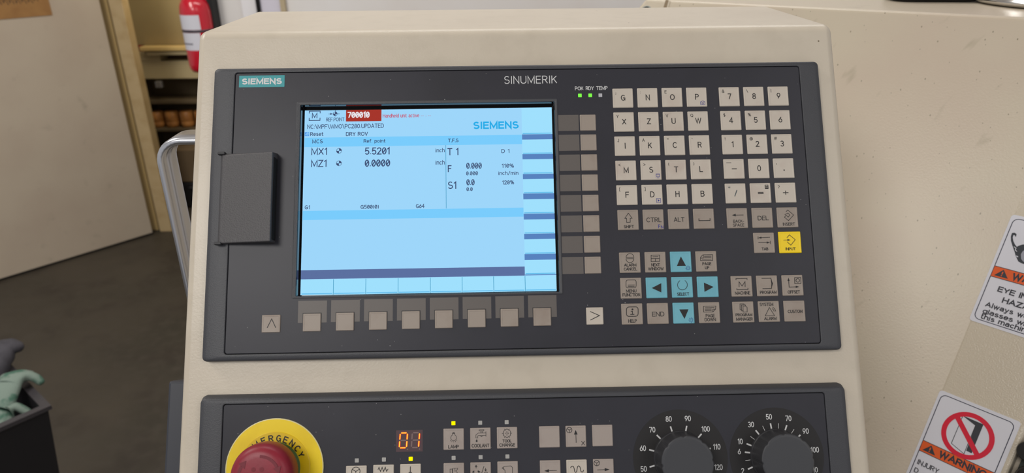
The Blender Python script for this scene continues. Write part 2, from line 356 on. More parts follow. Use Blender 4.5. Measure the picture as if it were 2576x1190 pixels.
b = MB(); b.box(224, 1222, 0.4, 520, 1520, 3.2); b.build('sheet', mat('kraft_card', (158, 116, 66), 0.7, noise=[(20, (146, 104, 58), 0.45, 0.7)]), card)
b = MB()
for k, (x, y) in enumerate([(-268, 1312), (-292, 1308), (-318, 1311), (-342, 1307), (-368, 1310), (-392, 1312), (-418, 1309)]):
    x = -x
    y -= 12; b.ribbon([(x, y-12-3*(k % 3)), (x+10, y+14), (x+16, y-8), (x+22, y+10)], 3.0, 3.4)
b.build('handwriting', M_INK, card)

# storeroom behind the doorway: bench cabinet, shelf and goods
M_CAB = mat('cream_cabinet', (196, 180, 140), 0.5)
M_CABD = mat('dark_shelf', (96, 82, 60), 0.6)
t = thing('bench_cabinet', 'cream metal cabinet with slotted front and ledge in the storeroom doorway', 'cabinet', loc=(-1.9, 4.4, 0))
def tb(name, x0, y0, z0, x1, y1, z1, m, **p): return world_box(name, x0+1.9, y0-4.4, z0, x1+1.9, y1-4.4, z1, m, t, 0.004, **p)
tb('lower_panel', -2.165, 4.40, 0.755, -1.25, 4.585, 0.862, M_CAB)
tb('end_panel', -2.165, 4.40, 0.862, -2.035, 4.585, 0.915, M_CAB)
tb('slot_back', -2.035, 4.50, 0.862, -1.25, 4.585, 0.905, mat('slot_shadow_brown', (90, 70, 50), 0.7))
tb('front_lip', -2.09, 4.36, 0.903, -1.25, 4.585, 0.925, M_CAB)
tb('ledge', -2.12, 4.345, 0.930, -1.25, 4.418, 0.955, mat('ledge_yellow_cream', (214, 184, 122), 0.45))
tb('shelf_board', -2.20, 4.40, 0.60, -1.25, 4.59, 0.625, M_CABD)
tb('shelf_board', -2.20, 4.40, 0.425, -1.25, 4.59, 0.445, M_CABD)
tb('back_board', -2.20, 4.575, 0.10, -1.25, 4.59, 0.755, M_CABD)
tb('upright', -2.23, 4.40, 0.0, -2.20, 4.59, 0.755, M_CABD)
tb('upright', -1.25, 4.40, 0.0, -1.22, 4.59, 0.755, M_CABD)
tb('latch', -2.085, 4.375, 0.705, -2.045, 4.40, 0.745, M_ALU)
M_ROLL = mat('brown_paper_roll', (196, 136, 74), 0.4, noise=[(25, (160, 106, 56), 0.4, 0.7)])
rnames = ['leftmost brown roll on the storeroom shelf beside the door frame', 'second brown roll from the left on the storeroom shelf',
          'third brown roll from the left on the storeroom shelf', 'fourth brown roll on the storeroom shelf next to the extinguisher side']
for k in range(4):
    b = MB(1.0); b.lathe(0, 0, [(.036, 0), (.042, .004), (.042, .03), (.040, .034), (.042, .038), (.042, .092), (.036, .098), (.012, .098)], 24, cap0=True)
    o = b.build('paper_roll', M_ROLL); o.location = (-2.155+k*0.093, 4.46+0.0*k, 0.446+.0005)
    o['label'] = rnames[k]; o['category'] = 'roll'; o['group'] = 'brown rolls on the storeroom shelf'
b = MB(1.0); b.lathe(0, 0, [(.018, 0), (.02, .002), (.02, .04), (.012, .05), (.012, .055)], 20, cap0=True)
o = b.build('small_can', mat('rusty_red', (150, 62, 40), 0.5)); o.location = (-2.150, 4.44, 0.916); o['label'] = 'small rust-red can on the end of the cream cabinet'; o['category'] = 'can'
b = MB(1.0); b.box(-.17, -.13, 0, .17, .13, .20); b.box(-.172, -.01, .2, .172, .01, .203)
o = b.build('cardboard_box', mat('dull_cardboard', (104, 86, 62), 0.8), None, 0.004); o.location = (-1.86, 4.56, 0.4455-0.445+0.16)
o.location = (-1.86, 4.30, 0.17); o['label'] = 'dull brown carton on black case behind the silver handle'; o['category'] = 'box'
b = MB(1.0); b.box(-.19, -.13, 0, .19, .13, .16); b.box(-.05, -.15, .12, .05, -.13, .14)
o = b.build('tool_case', mat('black_case', (30, 28, 30), 0.5), None, 0.008); o.location = (-1.86, 4.30, 0.004); o['label'] = 'black case on the floor under the dull brown carton'; o['category'] = 'case'

# fire extinguisher on the wall end
ex = thing('fire_extinguisher', 'red fire extinguisher with white labels hung at the doorway', 'fire extinguisher', loc=(-1.2085, 3.0, 1.057))
M_EXT = mat('red_enamel', (190, 8, 36), 0.25, coat=0.5)
b = MB(1.0); b.lathe(0, 0, [(.03, .006), (.050, 0), (.058, .012), (.0605, .03), (.0605, .236), (.056, .262), (.044, .284), (.026, .296), (.022, .37)], 48, cap0=True)
b.build('cylinder', M_EXT, ex)
def shell(r, a0, a1, z0, z1):
    b = MB(1.0); n = 20
    lo = [(r*math.cos(math.radians(a0+(a1-a0)*i/n)), r*math.sin(math.radians(a0+(a1-a0)*i/n)), z0) for i in range(n+1)]
    b.loops([lo, [(x, y, z1) for x, y, _ in lo]], False, False, True, closed=False); return b
M_LABEL = mat('white_label', (205, 204, 212), 0.35)
shell(.0612, 150, 300, .170, .226).build('label', M_LABEL, ex)
shell(.0612, 150, 294, .090, .158).build('label', M_LABEL, ex)
b = shell(.0616, 205, 262, .112, .118); b.build('label_print', mat('grey_print', (120, 118, 128), 0.5), ex)
b = MB(1.0); b.lathe(0, 0, [(.0612, .159), (.0625, .161), (.0625, .167), (.0612, .169)], 40, cap1=False); b.build('strap', M_DARKP, ex)
b = MB(1.0); b.box(.050, .0, .10, .068, .075, .45); b.build('bracket', M_BLACK, ex, 0.004)
b = MB(1.0); b.box(-.012, -.10, .40, .012, .03, .415); b.box(-.012, -.11, .43, .012, .03, .445); b.lathe(0, 0, [(.016, .37), (.016, .43)], 16); b.build('lever_head', M_BLACK, ex, 0.002)
# things on the back wall
o = world_box('notice_sheet', -1.045, 3.071, 1.10, -0.985, 3.0785, 1.75, mat('white_paper', (226, 224, 226), 0.6)); o['label'] = 'white paper notice left of the black cord on the back wall'; o['category'] = 'paper'
o = world_box('notice_sheet', -0.968, 3.071, 1.10, -0.885, 3.0785, 1.75, mat('lilac_paper', (206, 202, 214), 0.6)); o['label'] = 'lilac-white notice right of the black cord on the back wall'; o['category'] = 'paper'
b = MB(1.0); b.lathe(0, 0, [(.0085, -.35), (.0085, .55)], 12, cap0=True); o = b.build('wall_cord', M_BLACK); o.location = (-0.975, 3.062, 1.35); o['label'] = 'black vertical cord between the two wall notices'; o['category'] = 'cord'
world_box('trim_1', -0.885, 3.06, 0, -0.865, 3.08, 3.4, mat('tan_corner_trim', (176, 160, 130), 0.6), kind='structure')

# bin with gloves, lower left corner
M_BIN = mat('black_bin_plastic', (34, 33, 36), 0.4)
bm_ = Matrix(((-.77, -.68, 0, -1.041), (.638, -.733, 0, 1.353), (0, 0, 1, 0), (0, 0, 0, 1)))
binn = thing('waste_bin', 'black plastic bin with open top holding gloves', 'bin', bm_)
def frus(b, x0, x1, y0, y1, z0, z1, ins):
    A = [(x0+ins, y0+ins, z0), (x1-ins, y0+ins, z0), (x1-ins, y1-ins, z0), (x0+ins, y1-ins, z0)]
    B = [(x0, y0, z1), (x1, y0, z1), (x1, y1, z1), (x0, y1, z1)]
    return A, B
b = MB(1.0)
A, B = frus(b, 0, .42, 0, .42, 0.001, .60, .05)
C_, D_ = frus(b, .012, .408, .012, .408, 0.02, .60, .05)
b.loops([A, B, [(x, y, .60) for x, y, _ in D_], C_], True, True); b.build('bin_body', M_BIN, binn)
M_RIM = mat('bin_rim_grey', (60, 57, 60), 0.35)
b = MB(1.0)
for z in (.592,):
    b.loops([[(-.006, -.006, z), (.426, -.006, z), (.426, .426, z), (-.006, .426, z)], [(-.006, -.006, z+.01), (.426, -.006, z+.01), (.426, .426, z+.01), (-.006, .426, z+.01)],
             [(.012, .012, z+.01), (.408, .012, z+.01), (.408, .408, z+.01), (.012, .408, z+.01)]], False, False)
b.build('rim', M_RIM, binn)
b = MB(1.0); k = .028
b.loops([[(k, k, .335), (.42-k, k, .335), (.42-k, .42-k, .335), (k, .42-k, .335)], [(k-.016, k-.016, .34), (.436-k, k-.016, .34), (.436-k, .436-k, .34), (k-.016, .436-k, .34)],
         [(k-.016, k-.016, .352), (.436-k, k-.016, .352), (.436-k, .436-k, .352), (k-.016, .436-k, .352)], [(k-.002, k-.002, .356), (.42-k, k-.002, .356), (.42-k, .42-k, .356), (k-.002, .42-k, .356)]], False, False)
b.build('lower_flange', M_RIM, binn)
def glove(name, label, m, pts, edges, radii):
    me = bpy.data.meshes.new(name); me.from_pydata(pts, edges, []); me.materials.append(m)
    o = bpy.data.objects.new(name, me); COL.objects.link(o)
    sk = o.modifiers.new('skin', 'SKIN'); sk.use_smooth_shade = True
    me.skin_vertices.new() if not me.skin_vertices else None
    for i, r in enumerate(radii): me.skin_vertices[0].data[i].radius = r
    me.skin_vertices[0].data[0].use_root = True
    s = o.modifiers.new('sub', 'SUBSURF'); s.levels = 2; s.render_levels = 2
    o['label'] = label; o['category'] = 'glove'; o['group'] = 'work gloves in the bin'
    return o
M_GL = mat('grey_green_glove', (118, 134, 124), 0.85, noise=[(26, (64, 100, 84), 0.50, 0.60)], bump=(400, .5, .002))
M_GL2 = mat('charcoal_glove', (66, 64, 70), 0.85, noise=[(30, (48, 46, 52), 0.45, 0.7)], bump=(400, .5, .002))
P0 = [(-1.145, 1.33, .585), (-1.150, 1.385, .622), (-1.148, 1.42, .636), (-1.13, 1.437, .634), (-1.112, 1.438, .622), (-1.095, 1.432, .606),
      (-1.15, 1.445, .628), (-1.135, 1.467, .612), (-1.18, 1.43, .628), (-1.185, 1.47, .61), (-1.20, 1.40, .622), (-1.23, 1.43, .60), (-1.12, 1.36, .60), (-1.085, 1.36, .57), (-1.13, 1.29, .55)]
glove('work_glove', 'pale green and grey work glove draped over the bin rim', M_GL, P0,
      [(0, 1), (1, 2), (2, 3), (3, 4), (4, 5), (2, 6), (6, 7), (2, 8), (8, 9), (1, 10), (10, 11), (0, 12), (12, 13), (0, 14)],
      [(.030, .018), (.034, .018), (.028, .016), (.016, .012), (.014, .011), (.009, .008), (.013, .01), (.009, .008), (.013, .01), (.009, .008), (.013, .01), (.009, .008), (.014, .01), (.009, .008), (.032, .018)])
P1 = [(-1.25, 1.44, .560), (-1.255, 1.48, .605), (-1.25, 1.52, .640), (-1.225, 1.545, .645), (-1.20, 1.55, .635), (-1.26, 1.55, .64), (-1.25, 1.58, .62), (-1.30, 1.50, .62), (-1.33, 1.53, .60)]
glove('work_glove', 'dark charcoal work glove lying behind the pale green one', M_GL2, P1,
      [(0, 1), (1, 2), (2, 3), (3, 4), (2, 5), (5, 6), (1, 7), (7, 8)],
      [(.035, .025), (.05, .03), (.045, .028), (.026, .018), (.014, .012), (.02, .014), (.012, .01), (.02, .014), (.012, .01)])

# ------------------------------------------------------------------ lathe cabinet on the right
a = Vector((0.22, 0.952, 1.51)); fe = Vector((0.8226635, -0.5685286, 0)); fd = Vector((-0.26690801, -0.38621712, -0.88294759)); fn = Vector((0.50198096, 0.72636876, -0.46947156))
# face frame: x along the face, y up the slope, z out of the face
fm = Matrix(((fe.x, -fd.x, -fn.x, a.x), (fe.y, -fd.y, -fn.y, a.y), (fe.z, -fd.z, -fn.z, a.z), (0, 0, 0, 1)))
fmi = fm.inverted()
lathe_ = thing('lathe_cabinet', 'large cream painted machine cabinet with slanted front behind the console', 'machine', fm)
nh = Vector((fe.y, -fe.x, 0))       # horizontal, out of the face
def F(u, dn, back=0.0, down=0.0):    # point on face (mm): u along, dn down the slope, then back horizontally / down
    p = a+fe*(u/1000)+fd*(dn/1000)-nh*(back/1000)+Vector((0, 0, -down/1000))
    q = fmi @ p; return (q.x*1000, q.y*1000, q.z*1000)
DN = 620.0
front = [F(-30.5, 0), F(-63, 60), F(-63, DN), F(900, DN), F(900, 0)]
zt = (a+fd*(DN/1000)).z
foot = [F(-63, DN, 0, zt*1000-2), F(900, DN, 0, zt*1000-2)]
bk = [F(-30.5, 0, 650), F(-63, 60, 650+0), F(-63, DN, 950), F(900, DN, 950), F(900, 0, 650)]
bkf = [F(-63, DN, 950, zt*1000-2), F(900, DN, 950, zt*1000-2)]
b = MB(); b.add(front+foot+bk+bkf, [(0, 1, 2, 3, 4), (2, 5, 6, 3), (0, 4, 11, 7), (0, 7, 8, 1), (1, 8, 9, 2), (2, 9, 12, 5), (3, 6, 13, 10), (4, 3, 10, 11), (9, 10, 13, 12), (7, 11, 10, 9, 8), (5, 12, 13, 6)])
b.build('cabinet_shell', M_MACH, lathe_, 0.004, 3)
b = MB(); b.box(-1.2, -58, -1, 2.6, 30, .35)
# seam groove, a recessed joint drawn as a raised lip pair with dark bed
b = MB(); b.poly([(1.6, 0), (-2.4, 0), (-4.8, -60), (-1.0, -60)][::-1], .25); b.build('seam', mat('seam_brown', (140, 122, 96), 0.7), lathe_)
b = MB(); b.ribbon([(3.2, -1), (.5, -60)], 2.4, .5); b.build('seam_edge', M_MACH, lathe_)
b = MB(); b.lathe(-25, -17.5, [(8.2, .3), (8.2, .9), (7.2, 1.1), (6.9, .4)], 32, cap1=False); b.build('hole_grommet', mat('pale_grommet', (150, 156, 150), .5), lathe_)
b = MB(); b.lathe(-25, -17.5, [(6.9, .35)], 32); b.build('hole', M_BLACK, lathe_)

# slanted door post that carries the warning labels
A0 = Vector((0.50941965, 0.64276593, 1.34101253)); U = Vector((0.61499477, -0.786356, 0.05852925))
N2 = Vector((-0.70852417, -0.51849346, 0.47870454)); V0 = Vector((-0.34608516, -0.33587018, -0.876023))
Vd = (V0 - U*0.0222).normalized(); Un = (U + V0*0.0222).normalized()   # edge direction and its perpendicular
pm = Matrix(((Un.x, -Vd.x, N2.x, A0.x), (Un.y, -Vd.y, N2.y, A0.y), (Un.z, -Vd.z, N2.z, A0.z), (0, 0, 0, 1)))
post = thing('sliding_door_post', 'cream slanted door post carrying two warning labels at right', 'door post', pm)
b = MB(); b.box(0, -560, -16, 76, 175, 0); b.build('post', mat('cream_post_paint', (202, 191, 172), 0.26, bump=(700, 0.5, 0.0006)), post, 0.003, 3)
b = MB(); b.box(78, -560, -60, 200, -222, -22); b.build('door_recess', mat('dark_green_recess', (60, 66, 60), .6), post)
b = MB(); b.lathe(84, -218, [(9, -22), (9, 2), (8, 4)], 24, cap0=True); b.lathe(97, -242, [(16, -22), (16, 4), (13, 7)], 24, cap0=True); b.build('knob', mat('gloss_black_knob', (18, 18, 19), .25), post)
M_LAB = mat('label_white_vinyl', (216, 216, 224), 0.28)
M_ORANGE = mat('label_orange', (222, 92, 36), 0.35)
M_NAVY = mat('label_navy', (40, 42, 66), 0.4)
M_NORED = mat('label_red', (214, 24, 56), 0.35)
M_LGREY = mat('label_dark_grey', (48, 52, 60), 0.4)
def warn_label(name, label, vtop, graphics):
    o = thing(name, label, 'label', pm)
    b = MB(); y0 = -vtop; b.loops([rrect(0, y0-112, 71, y0, 3, .05), rrect(0, y0-112, 71, y0, 3, .35)]); b.build('sheet', M_LAB, o)
    b = MB(); r = [(p[0], p[1]) for p in rrect(3, y0-108.7, 67, y0-3.4, 5, 0)]; b.ribbon(r, .7, .45, True)
    b.build('border', M_NAVY, o)
    b = MB(); b.rect(3.2, y0-64.3, 66.8, y0-53.6, .46); b.build('orange_band', M_ORANGE, o)
    b = MB(); b.ribbon([(3, y0-53.5), (67, y0-53.5)], .6, .5); b.ribbon([(3, y0-64.4), (67, y0-64.4)], .6, .5)
    b.poly([(5.5, y0-62.6), (17.5, y0-62.6), (11.5, y0-55)], .5); b.build('warning_triangle', M_LGREY, o)
    b = MB(); b.ribbon([(11.5, y0-57.2), (11.5, y0-60)], 1.0, .56); b.ribbon([(11.5, y0-60.8), (11.5, y0-61.8)], 1.0, .56); b.build('exclamation_mark', M_ORANGE, o)
    b = MB(); text(b, 'WARNING', 20, 62, y0-62.2, 7.0, 1.5, .5); graphics(b, o, y0); b.build('lettering', mat('label_text_ink', (44, 44, 54), .45), o)
    return o
def g_door(b, o, y0):
    c = (30.9+5.0, y0-31.6)
    q = MB()
    pts = arc(c[0], c[1], 20.2, 20.2, 0, 360, 48); q.ribbon(pts[:-1], 4.4, .60, True)
    q.ribbon([(c[0]-13.8, c[1]+13.2), (c[0]+13.4, c[1]-13.4)], 4.6, .58); q.build('prohibition_sign', M_NORED, o)
    q = MB(); D = lambda u, v: (u+.022*v, -v)
    q.poly([D(21.7, 210.7), D(39.8, 210.9), D(39.2, 240.9), D(34.4, 240.7), D(34.1, 214.7)][::-1], .50)
    q.build('doorway_shape', M_LGREY, o)
    q = MB(); q.ribbon([D(21.7, 210.7), D(34.1, 214.7), D(33.6, 244.4), D(20.9, 240.1)], .5, .53, True); q.lathe(*D(31.9, 226.5), [(1.1, .56)], 16); q.build('door_outline', M_LGREY, o)
    text(b, 'INJURY', 5.5, 25.5, y0-77.8, 5.0, .8, .5)
    text(b, 'D', 5.5, 9.5, y0-86.5, 5.0, .8, .5)
def g_eye(b, o, y0):
    text(b, 'EYE INJURY', 13, 58, y0-77.2, 5.6, 1.15, .5)
    text(b, 'HAZARD', 20.0, 54, y0-86.4, 5.6, 1.15, .5)
    text(b, 'Always wear', 8.2, 52, y0-94.6, 5.0, .95, .5)
    text(b, 'glasses when', 8.2, 56, y0-101.6, 5.0, .95, .5, gap=.16)
    text(b, 'this machine.', 8.2, 53, y0-107.2, 5.0, .95, .5)
    def g(x, y):
        u = 8.9+.0975*(x-545)+.0366*(y-245); v = 26.8-.026*(x-545)+.108*(y-245); return (u+.022*v, -v)
    q = MB()
    out = [g(*p) for p in [(548, 262), (552, 240), (535, 228), (515, 232), (505, 262), (505, 300), (518, 350), (532, 395), (540, 430), (560, 478), (585, 492), (640, 510), (640, 330), (600, 330), (565, 342), (552, 352), (536, 330), (524, 300), (520, 270), (526, 250), (538, 250), (540, 262)]]
    # strip fill of the temple arm and lens frame
    q.poly(out, .5); q.build('goggles_shape', M_LGREY, o)
    q = MB(); q.poly([g(*p) for p in [(600, 385), (640, 372), (640, 490), (600, 478), (583, 455), (582, 415)]], .56); q.build('lens_shape', mat('lens_grey', (150, 152, 164), .4), o)
    q = MB(); q.ribbon([g(528, 352), g(545, 362), g(538, 380), g(552, 392)], .6, .58); q.ribbon([g(545, 430), g(560, 440)], .8, .58); q.build('goggles_highlight', M_LAB, o)
warn_label('warning_label', 'white eye hazard label with orange band, upper on the slanted post', 8.0, g_eye)
warn_label('warning_label', 'white no-entry door label with red circle, lower on the slanted post', 195.4, g_door)

# things on the machine top
b = MB(); b.lathe(0, 0, [(96, 0.2), (100, 3), (100, 6), (97, 7), (97, 21), (94, 24), (60, 24), (58, 10)], 96, cap0=True, cap1=True)
o = b.build('steel_ring', M_STEEL); o.location = (0.668, 0.850, 1.511); o['label'] = 'shiny turned steel ring lying on the machine top at right'; o['category'] = 'ring'
b = MB(); b.loops([rrect(-48, -24, 48, 24, 16, 0.2), rrect(-52, -28, 52, 28, 20, 6), rrect(-48, -25, 48, 25, 18, 26), rrect(-36, -14, 36, 14, 10, 34)], True, True, True)
o = b.build('black_case', mat('soft_black', (24, 22, 24), .6)); o.location = (0.538, 0.912, 1.511); o.rotation_euler = (0, 0, -0.15); o['label'] = 'soft black pouch lying on the machine top left of the steel ring'; o['category'] = 'pouch'

# ------------------------------------------------------------------ operator console
pw = Matrix(((1, 0, 0, 0.079027), (0, 0.529919, -0.848048, 0.487503), (0, 0.848048, 0.529919, 1.495812), (0, 0, 0, 1)))
pwi = pw.inverted()
def PL(x, y, z):       # world (m) -> panel local mm
    q = pwi @ Vector((x, y, z)); return (q.x*1000, q.y*1000, q.z*1000)
console = thing('operator_console', 'cream steel console housing with tilted front and silver side handle', 'console', pw)
x0, x1 = -289.5, 161.0; zf = -7.0; yt = 48.0; yb = -425.0
def wpt(x, y, z): return pw @ Vector((x/1000, y/1000, z/1000))
b = MB(); vs = []
for x in (x0, x1):
    T = wpt(x, yt, zf); B_ = wpt(x, yb, zf)
    vs += [(x, yt, zf), (x, yb, zf), PL(B_.x, B_.y, B_.z-0.04), PL(B_.x, 0.651, B_.z-0.04), PL(T.x, 0.651, T.z)]
b.add(vs, [(0, 1, 2, 3, 4), (9, 8, 7, 6, 5), (0, 5, 6, 1), (1, 6, 7, 2), (2, 7, 8, 3), (3, 8, 9, 4), (4, 9, 5, 0)])
# outward orientation fixed with bmesh
o = b.build('housing', M_PAINT, console, 0.006, 6)
for p_ in o.data.polygons: p_.use_smooth = True
o.modifiers['bevel'].harden_normals = True
def fix_normals(o):
    bm = bmesh.new(); bm.from_mesh(o.data); bmesh.ops.recalc_face_normals(bm, faces=bm.faces[:]); bm.to_mesh(o.data); bm.free()
fix_normals(o)
for ob in list(lathe_.children): fix_normals(ob) if ob.name.startswith('cabinet') else None
for ob in binn.children: fix_normals(ob)
# swept D handle on the left side
def sweep(path, frames, prof, closed=False):
    rings = []
    for p, (nx, ny) in zip(path, frames): rings.append([tuple(Vector(p)+Vector(nx)*a_+Vector(ny)*b_) for a_, b_ in prof])
    return rings
xs = -0.2105
hp = []
zT = 1.4505; zB = 1.262; xo = -0.2615; r = 0.018
hp.append((xs, zT)); hp.append((xs-0.02, zT))
for i in range(9): t_ = math.radians(90+90*i/8); hp.append((xo+r+r*math.cos(t_), zT-r+r*math.sin(t_)))
for i in range(9): t_ = math.radians(180+90*i/8); hp.append((xo+r+r*math.cos(t_), zB+r+r*math.sin(t_)))
hp.append((xs-0.02, zB)); hp.append((xs, zB))
prof = [(-.003, -.011), (-.0015, -.0135), (.0015, -.0135), (.003, -.011), (.003, -.004), (.0018, -.002), (.0018, .006), (.003, .008), (.003, .011), (.0015, .0125), (-.0015, .0125), (-.003, .011)]
rings = []
for i, (hx, hz) in enumerate(hp):
    p_ = hp[max(i-1, 0)]; n_ = hp[min(i+1, len(hp)-1)]
    t_ = Vector((n_[0]-p_[0], 0, n_[1]-p_[1])).normalized(); inward = Vector((t_.z, 0, -t_.x))
    inward = -inward
    rings.append([PL(hx+inward.x*u, 0.543+v, hz+inward.z*u) for u, v in prof])
b = MB(); b.loops(rings, True, True, True); o = b.build('handle', M_ALU, console); fix_normals(o)
o['label'] = 'silver aluminium pull handle'
b = MB(); b.box(-308, -420, -70, -289.6, -193.5, -30); b.build('side_box', M_DARKP, console, 0.002)
b = MB(); q0 = PL(0.19, .648, 1.20); 
vs = []
for X_ in (0.18, 0.235):
    for Y_ in (0.64, 0.90):
        for Z_ in (1.20, 1.26): vs.append(PL(X_, Y_, Z_))
b.add(vs, [(0, 1, 3, 2), (4, 6, 7, 5), (0, 4, 5, 1), (2, 3, 7, 6), (0, 2, 6, 4), (1, 5, 7, 3)]); o = b.build('mounting_arm', M_PAINT, console); fix_normals(o)

# ------------------------------------------------------------------ shared panel builders
def bezel(parent, xo0, yo0, xo1, yo1, xi0, yi0, xi1, yi1, hole=None, chamfer=.4):
    O = rrect(xo0, yo0, xo1, yo1, 3.2, 0, 6); I = rrect(xi0, yi0, xi1, yi1, 2.0, 0, 6)
    def ins(l, bt, rt, tp, z, r=3.0): return rrect(xo0+l, yo0+bt, xo1-rt, yo1-tp, r, z, 6)
    b = MB(); b.loops([ins(0, 0, 0, 0, -7), ins(0, 0, 0, .2*chamfer, -4.0), ins(.3, .3, .3, chamfer, -1.3), ins(1.0, .8, 1.0, chamfer+.4, -.7), ins(3.5, 1.6, 3.5, chamfer+1.0, -.25), ins(8, 2.6, 8, chamfer+1.8, .05, 2.4),
                       lerp(O, I, .97, .3), lerp(O, I, 1, .2), lerp(O, I, 1, -1.6)], False, False, True); b.build('bezel', M_BEZEL, parent)
    b = MB(); P_ = rrect(xi0+.45, yi0+.45, xi1-.45, yi1-.45, 1.7, 0, 6)
    P1_ = rrect(xi0+.75, yi0+.75, xi1-.75, yi1-.75, 1.5, 0, 6)
    rings = [lerp(P_, P_, 0, -1.4), lerp(P_, P_, 0, -.25), lerp(P1_, P1_, 0, 0)]
    if hole:
        rings.append(rrect(*hole, .8, 0, 6)); b.loops(rings, False, False)
    else: b.loops(rings, False, True)
    b.build('faceplate', M_PLATE, parent)
    b = MB(); Bk = rrect(xi0-.2, yi0-.2, xi1+.2, yi1+.2, 1.5, -1.45, 6)
    if hole: b.loops([Bk, rrect(*hole, .8, -1.45, 6)], False, False)
    else: b.loops([Bk, lerp(Bk, Bk, 0, -1.5)], False, True)
    b.build('gap_seal', M_BLACK, parent)
KEYMESH = {}
def key(parent, x, yt_, w, h, m, name='key', label=None, z1=.75):
    k = (w, h, m.name)
    if k not in KEYMESH:
        b = MB()
        b.loops([rrect(0, -h, w, 0, .5, .01, 3), rrect(0, -h, w, 0, .5, z1-.35, 3), rrect(.35, -h+.35, w-.35, -.35, .5, z1, 3), rrect(1.0, -h+1.0, w-1.0, -1.0, .4, z1, 3), rrect(1.15, -h+1.15, w-1.15, -1.15, .4, z1-.08, 3)], False, True)
        o = b.build(name, m, parent); KEYMESH[k] = o.data
    else:
        o = bpy.data.objects.new(name, KEYMESH[k]); COL.objects.link(o); o.parent = parent
    o.location = (x/1000, yt_/1000, 0)
    if label: o['label'] = label
    return o
ZK = .76   # legend height above the faceplate

# ------------------------------------------------------------------ upper control panel
panel = thing('control_panel', 'upper charcoal control panel with blue screen and letter keys', 'control panel', pw)
HOLE = (-216.4, -140.6, -38.3, -6.6)
bezel(panel, -273.8, -180.6, 145.0, 18.8, -259.1, -176.2, 131.0, 15.0, HOLE)
# raised frame round the screen and the glossy recess
b = MB(); Hh = rrect(*HOLE, .8, 0, 6)
b.loops([lerp(Hh, Hh, 0, -.3), lerp(Hh, Hh, 0, .35), rrect(-215.9, -140.1, -38.8, -7.1, .7, .5, 6), rrect(-213.9, -139.2, -40.2, -8.6, .5, .3, 6)], False, False)
b.build('screen_frame', M_BEZEL, panel)
b = MB(); b.loops([rrect(-213.9, -139.2, -40.2, -8.6, .5, .3, 6), rrect(-213.5, -138.9, -40.5, -8.9, .4, -.3, 6), rrect(-213.5, -138.9, -40.5, -8.9, .4, -6.9, 6)], False, False)
b.build('screen_recess', M_RECESS, panel)

S = MB(); S.rect(-213.6, -139.1, -40.4, -8.7, -6.9); screen = S.build('screen', mat('screen_glass', (8, 9, 12), .15, spec=.5), panel, label='lit pale blue display')
def sx_(p): return -79.03+(-133.17+p*.26625)*1.00365
def sy_(p): return -169.98+(159.08-p*.26521)*1.00365
E_BG = glow('screen_pale_blue', (158, 214, 250)); E_BG2 = glow('screen_soft_button', (160, 224, 253)); E_BAR = glow('screen_bar_blue', (122, 204, 252))
E_DK = glow('screen_slate', (92, 112, 160)); E_DK2 = glow('screen_steel_blue', (88, 130, 190)); E_RED = glow('screen_red', (166, 54, 44)); E_TXT = glow('screen_text_ink', (62, 76, 112))
E_CY = glow('screen_cyan_ink', (40, 172, 232)); E_RT = glow('screen_red_ink', (196, 84, 110)); E_WT = glow('screen_white_ink', (235, 235, 240)); E_SH = glow('screen_edge_shade', (104, 190, 236)); E_LI = glow('screen_line', (60, 150, 190))
E_BLUE = glow('screen_icon_blue', (90, 160, 235))
def srect(b, a0, b0, a1, b1, z): b.rect(sx_(a0), sy_(b0), sx_(a1), sy_(b1), z)
def sp(name, m, items, z=-6.88, label=None):
    b = MB()
    for it in items: srect(b, *it, z)
    return b.build(name, m, screen, **({'label': label} if label else {}))
sp('screen_background', E_BG, [(0, 0, 640, 480)])
sp('title_bar', E_BAR, [(1, 73, 561, 98), (1, 265.5, 561, 289)], -6.87)
sp('status_bar', E_DK, [(0, 417, 561, 440)], -6.87)
E_SB = []
ys = [(37, 72), (86, 125), (138.5, 177.5), (191, 229), (244, 281.5), (296.5, 333.5), (347.5, 385.5), (400.5, 437.5)]
sp('side_button_gap', E_DK2, [(561.3, ys[k][1]-.2, 640, ys[k+1][0], ) for k in range(7)]+[(561.3, 437.5, 640, 439.6)], -6.87)
for k, (p, q) in enumerate(ys):
    sp('side_button', E_BG2, [(561.3, p if k else 1, 640, q)], -6.86)
sp('side_button_shade', E_SH, [(563, q-3.6, 638, q-1.0) for p, q in ys], -6.84)
bx = [1, 81.5, 162.2, 243.0, 323.6, 403.2, 482.2, 561.2, 640]
for k in range(8): sp('bottom_button', E_BG2, [(bx[k], 441, bx[k+1], 479.6)], -6.86)
sp('bottom_button_shade', E_SH, [(bx[k]+2, 475.5, bx[k+1]-2, 478) for k in range(8)], -6.84)
sp('divider_line', E_LI, [(bx[k]-.5, 441, bx[k]+.8, 479.6) for k in range(1, 8)]+[(363.6, 98, 364.8, 264.5)], -6.83)
sp('alarm_field', E_RED, [(106.3, 0, 197.9, 31)], -6.85)
b = MB()
def stx(b, s, a0, a1, top, base, t=.42, z=-6.80, gap=.2): text(b, s, sx_(a0), sx_(a1), sy_(base), (base-top)*.26521, t, z, gap)
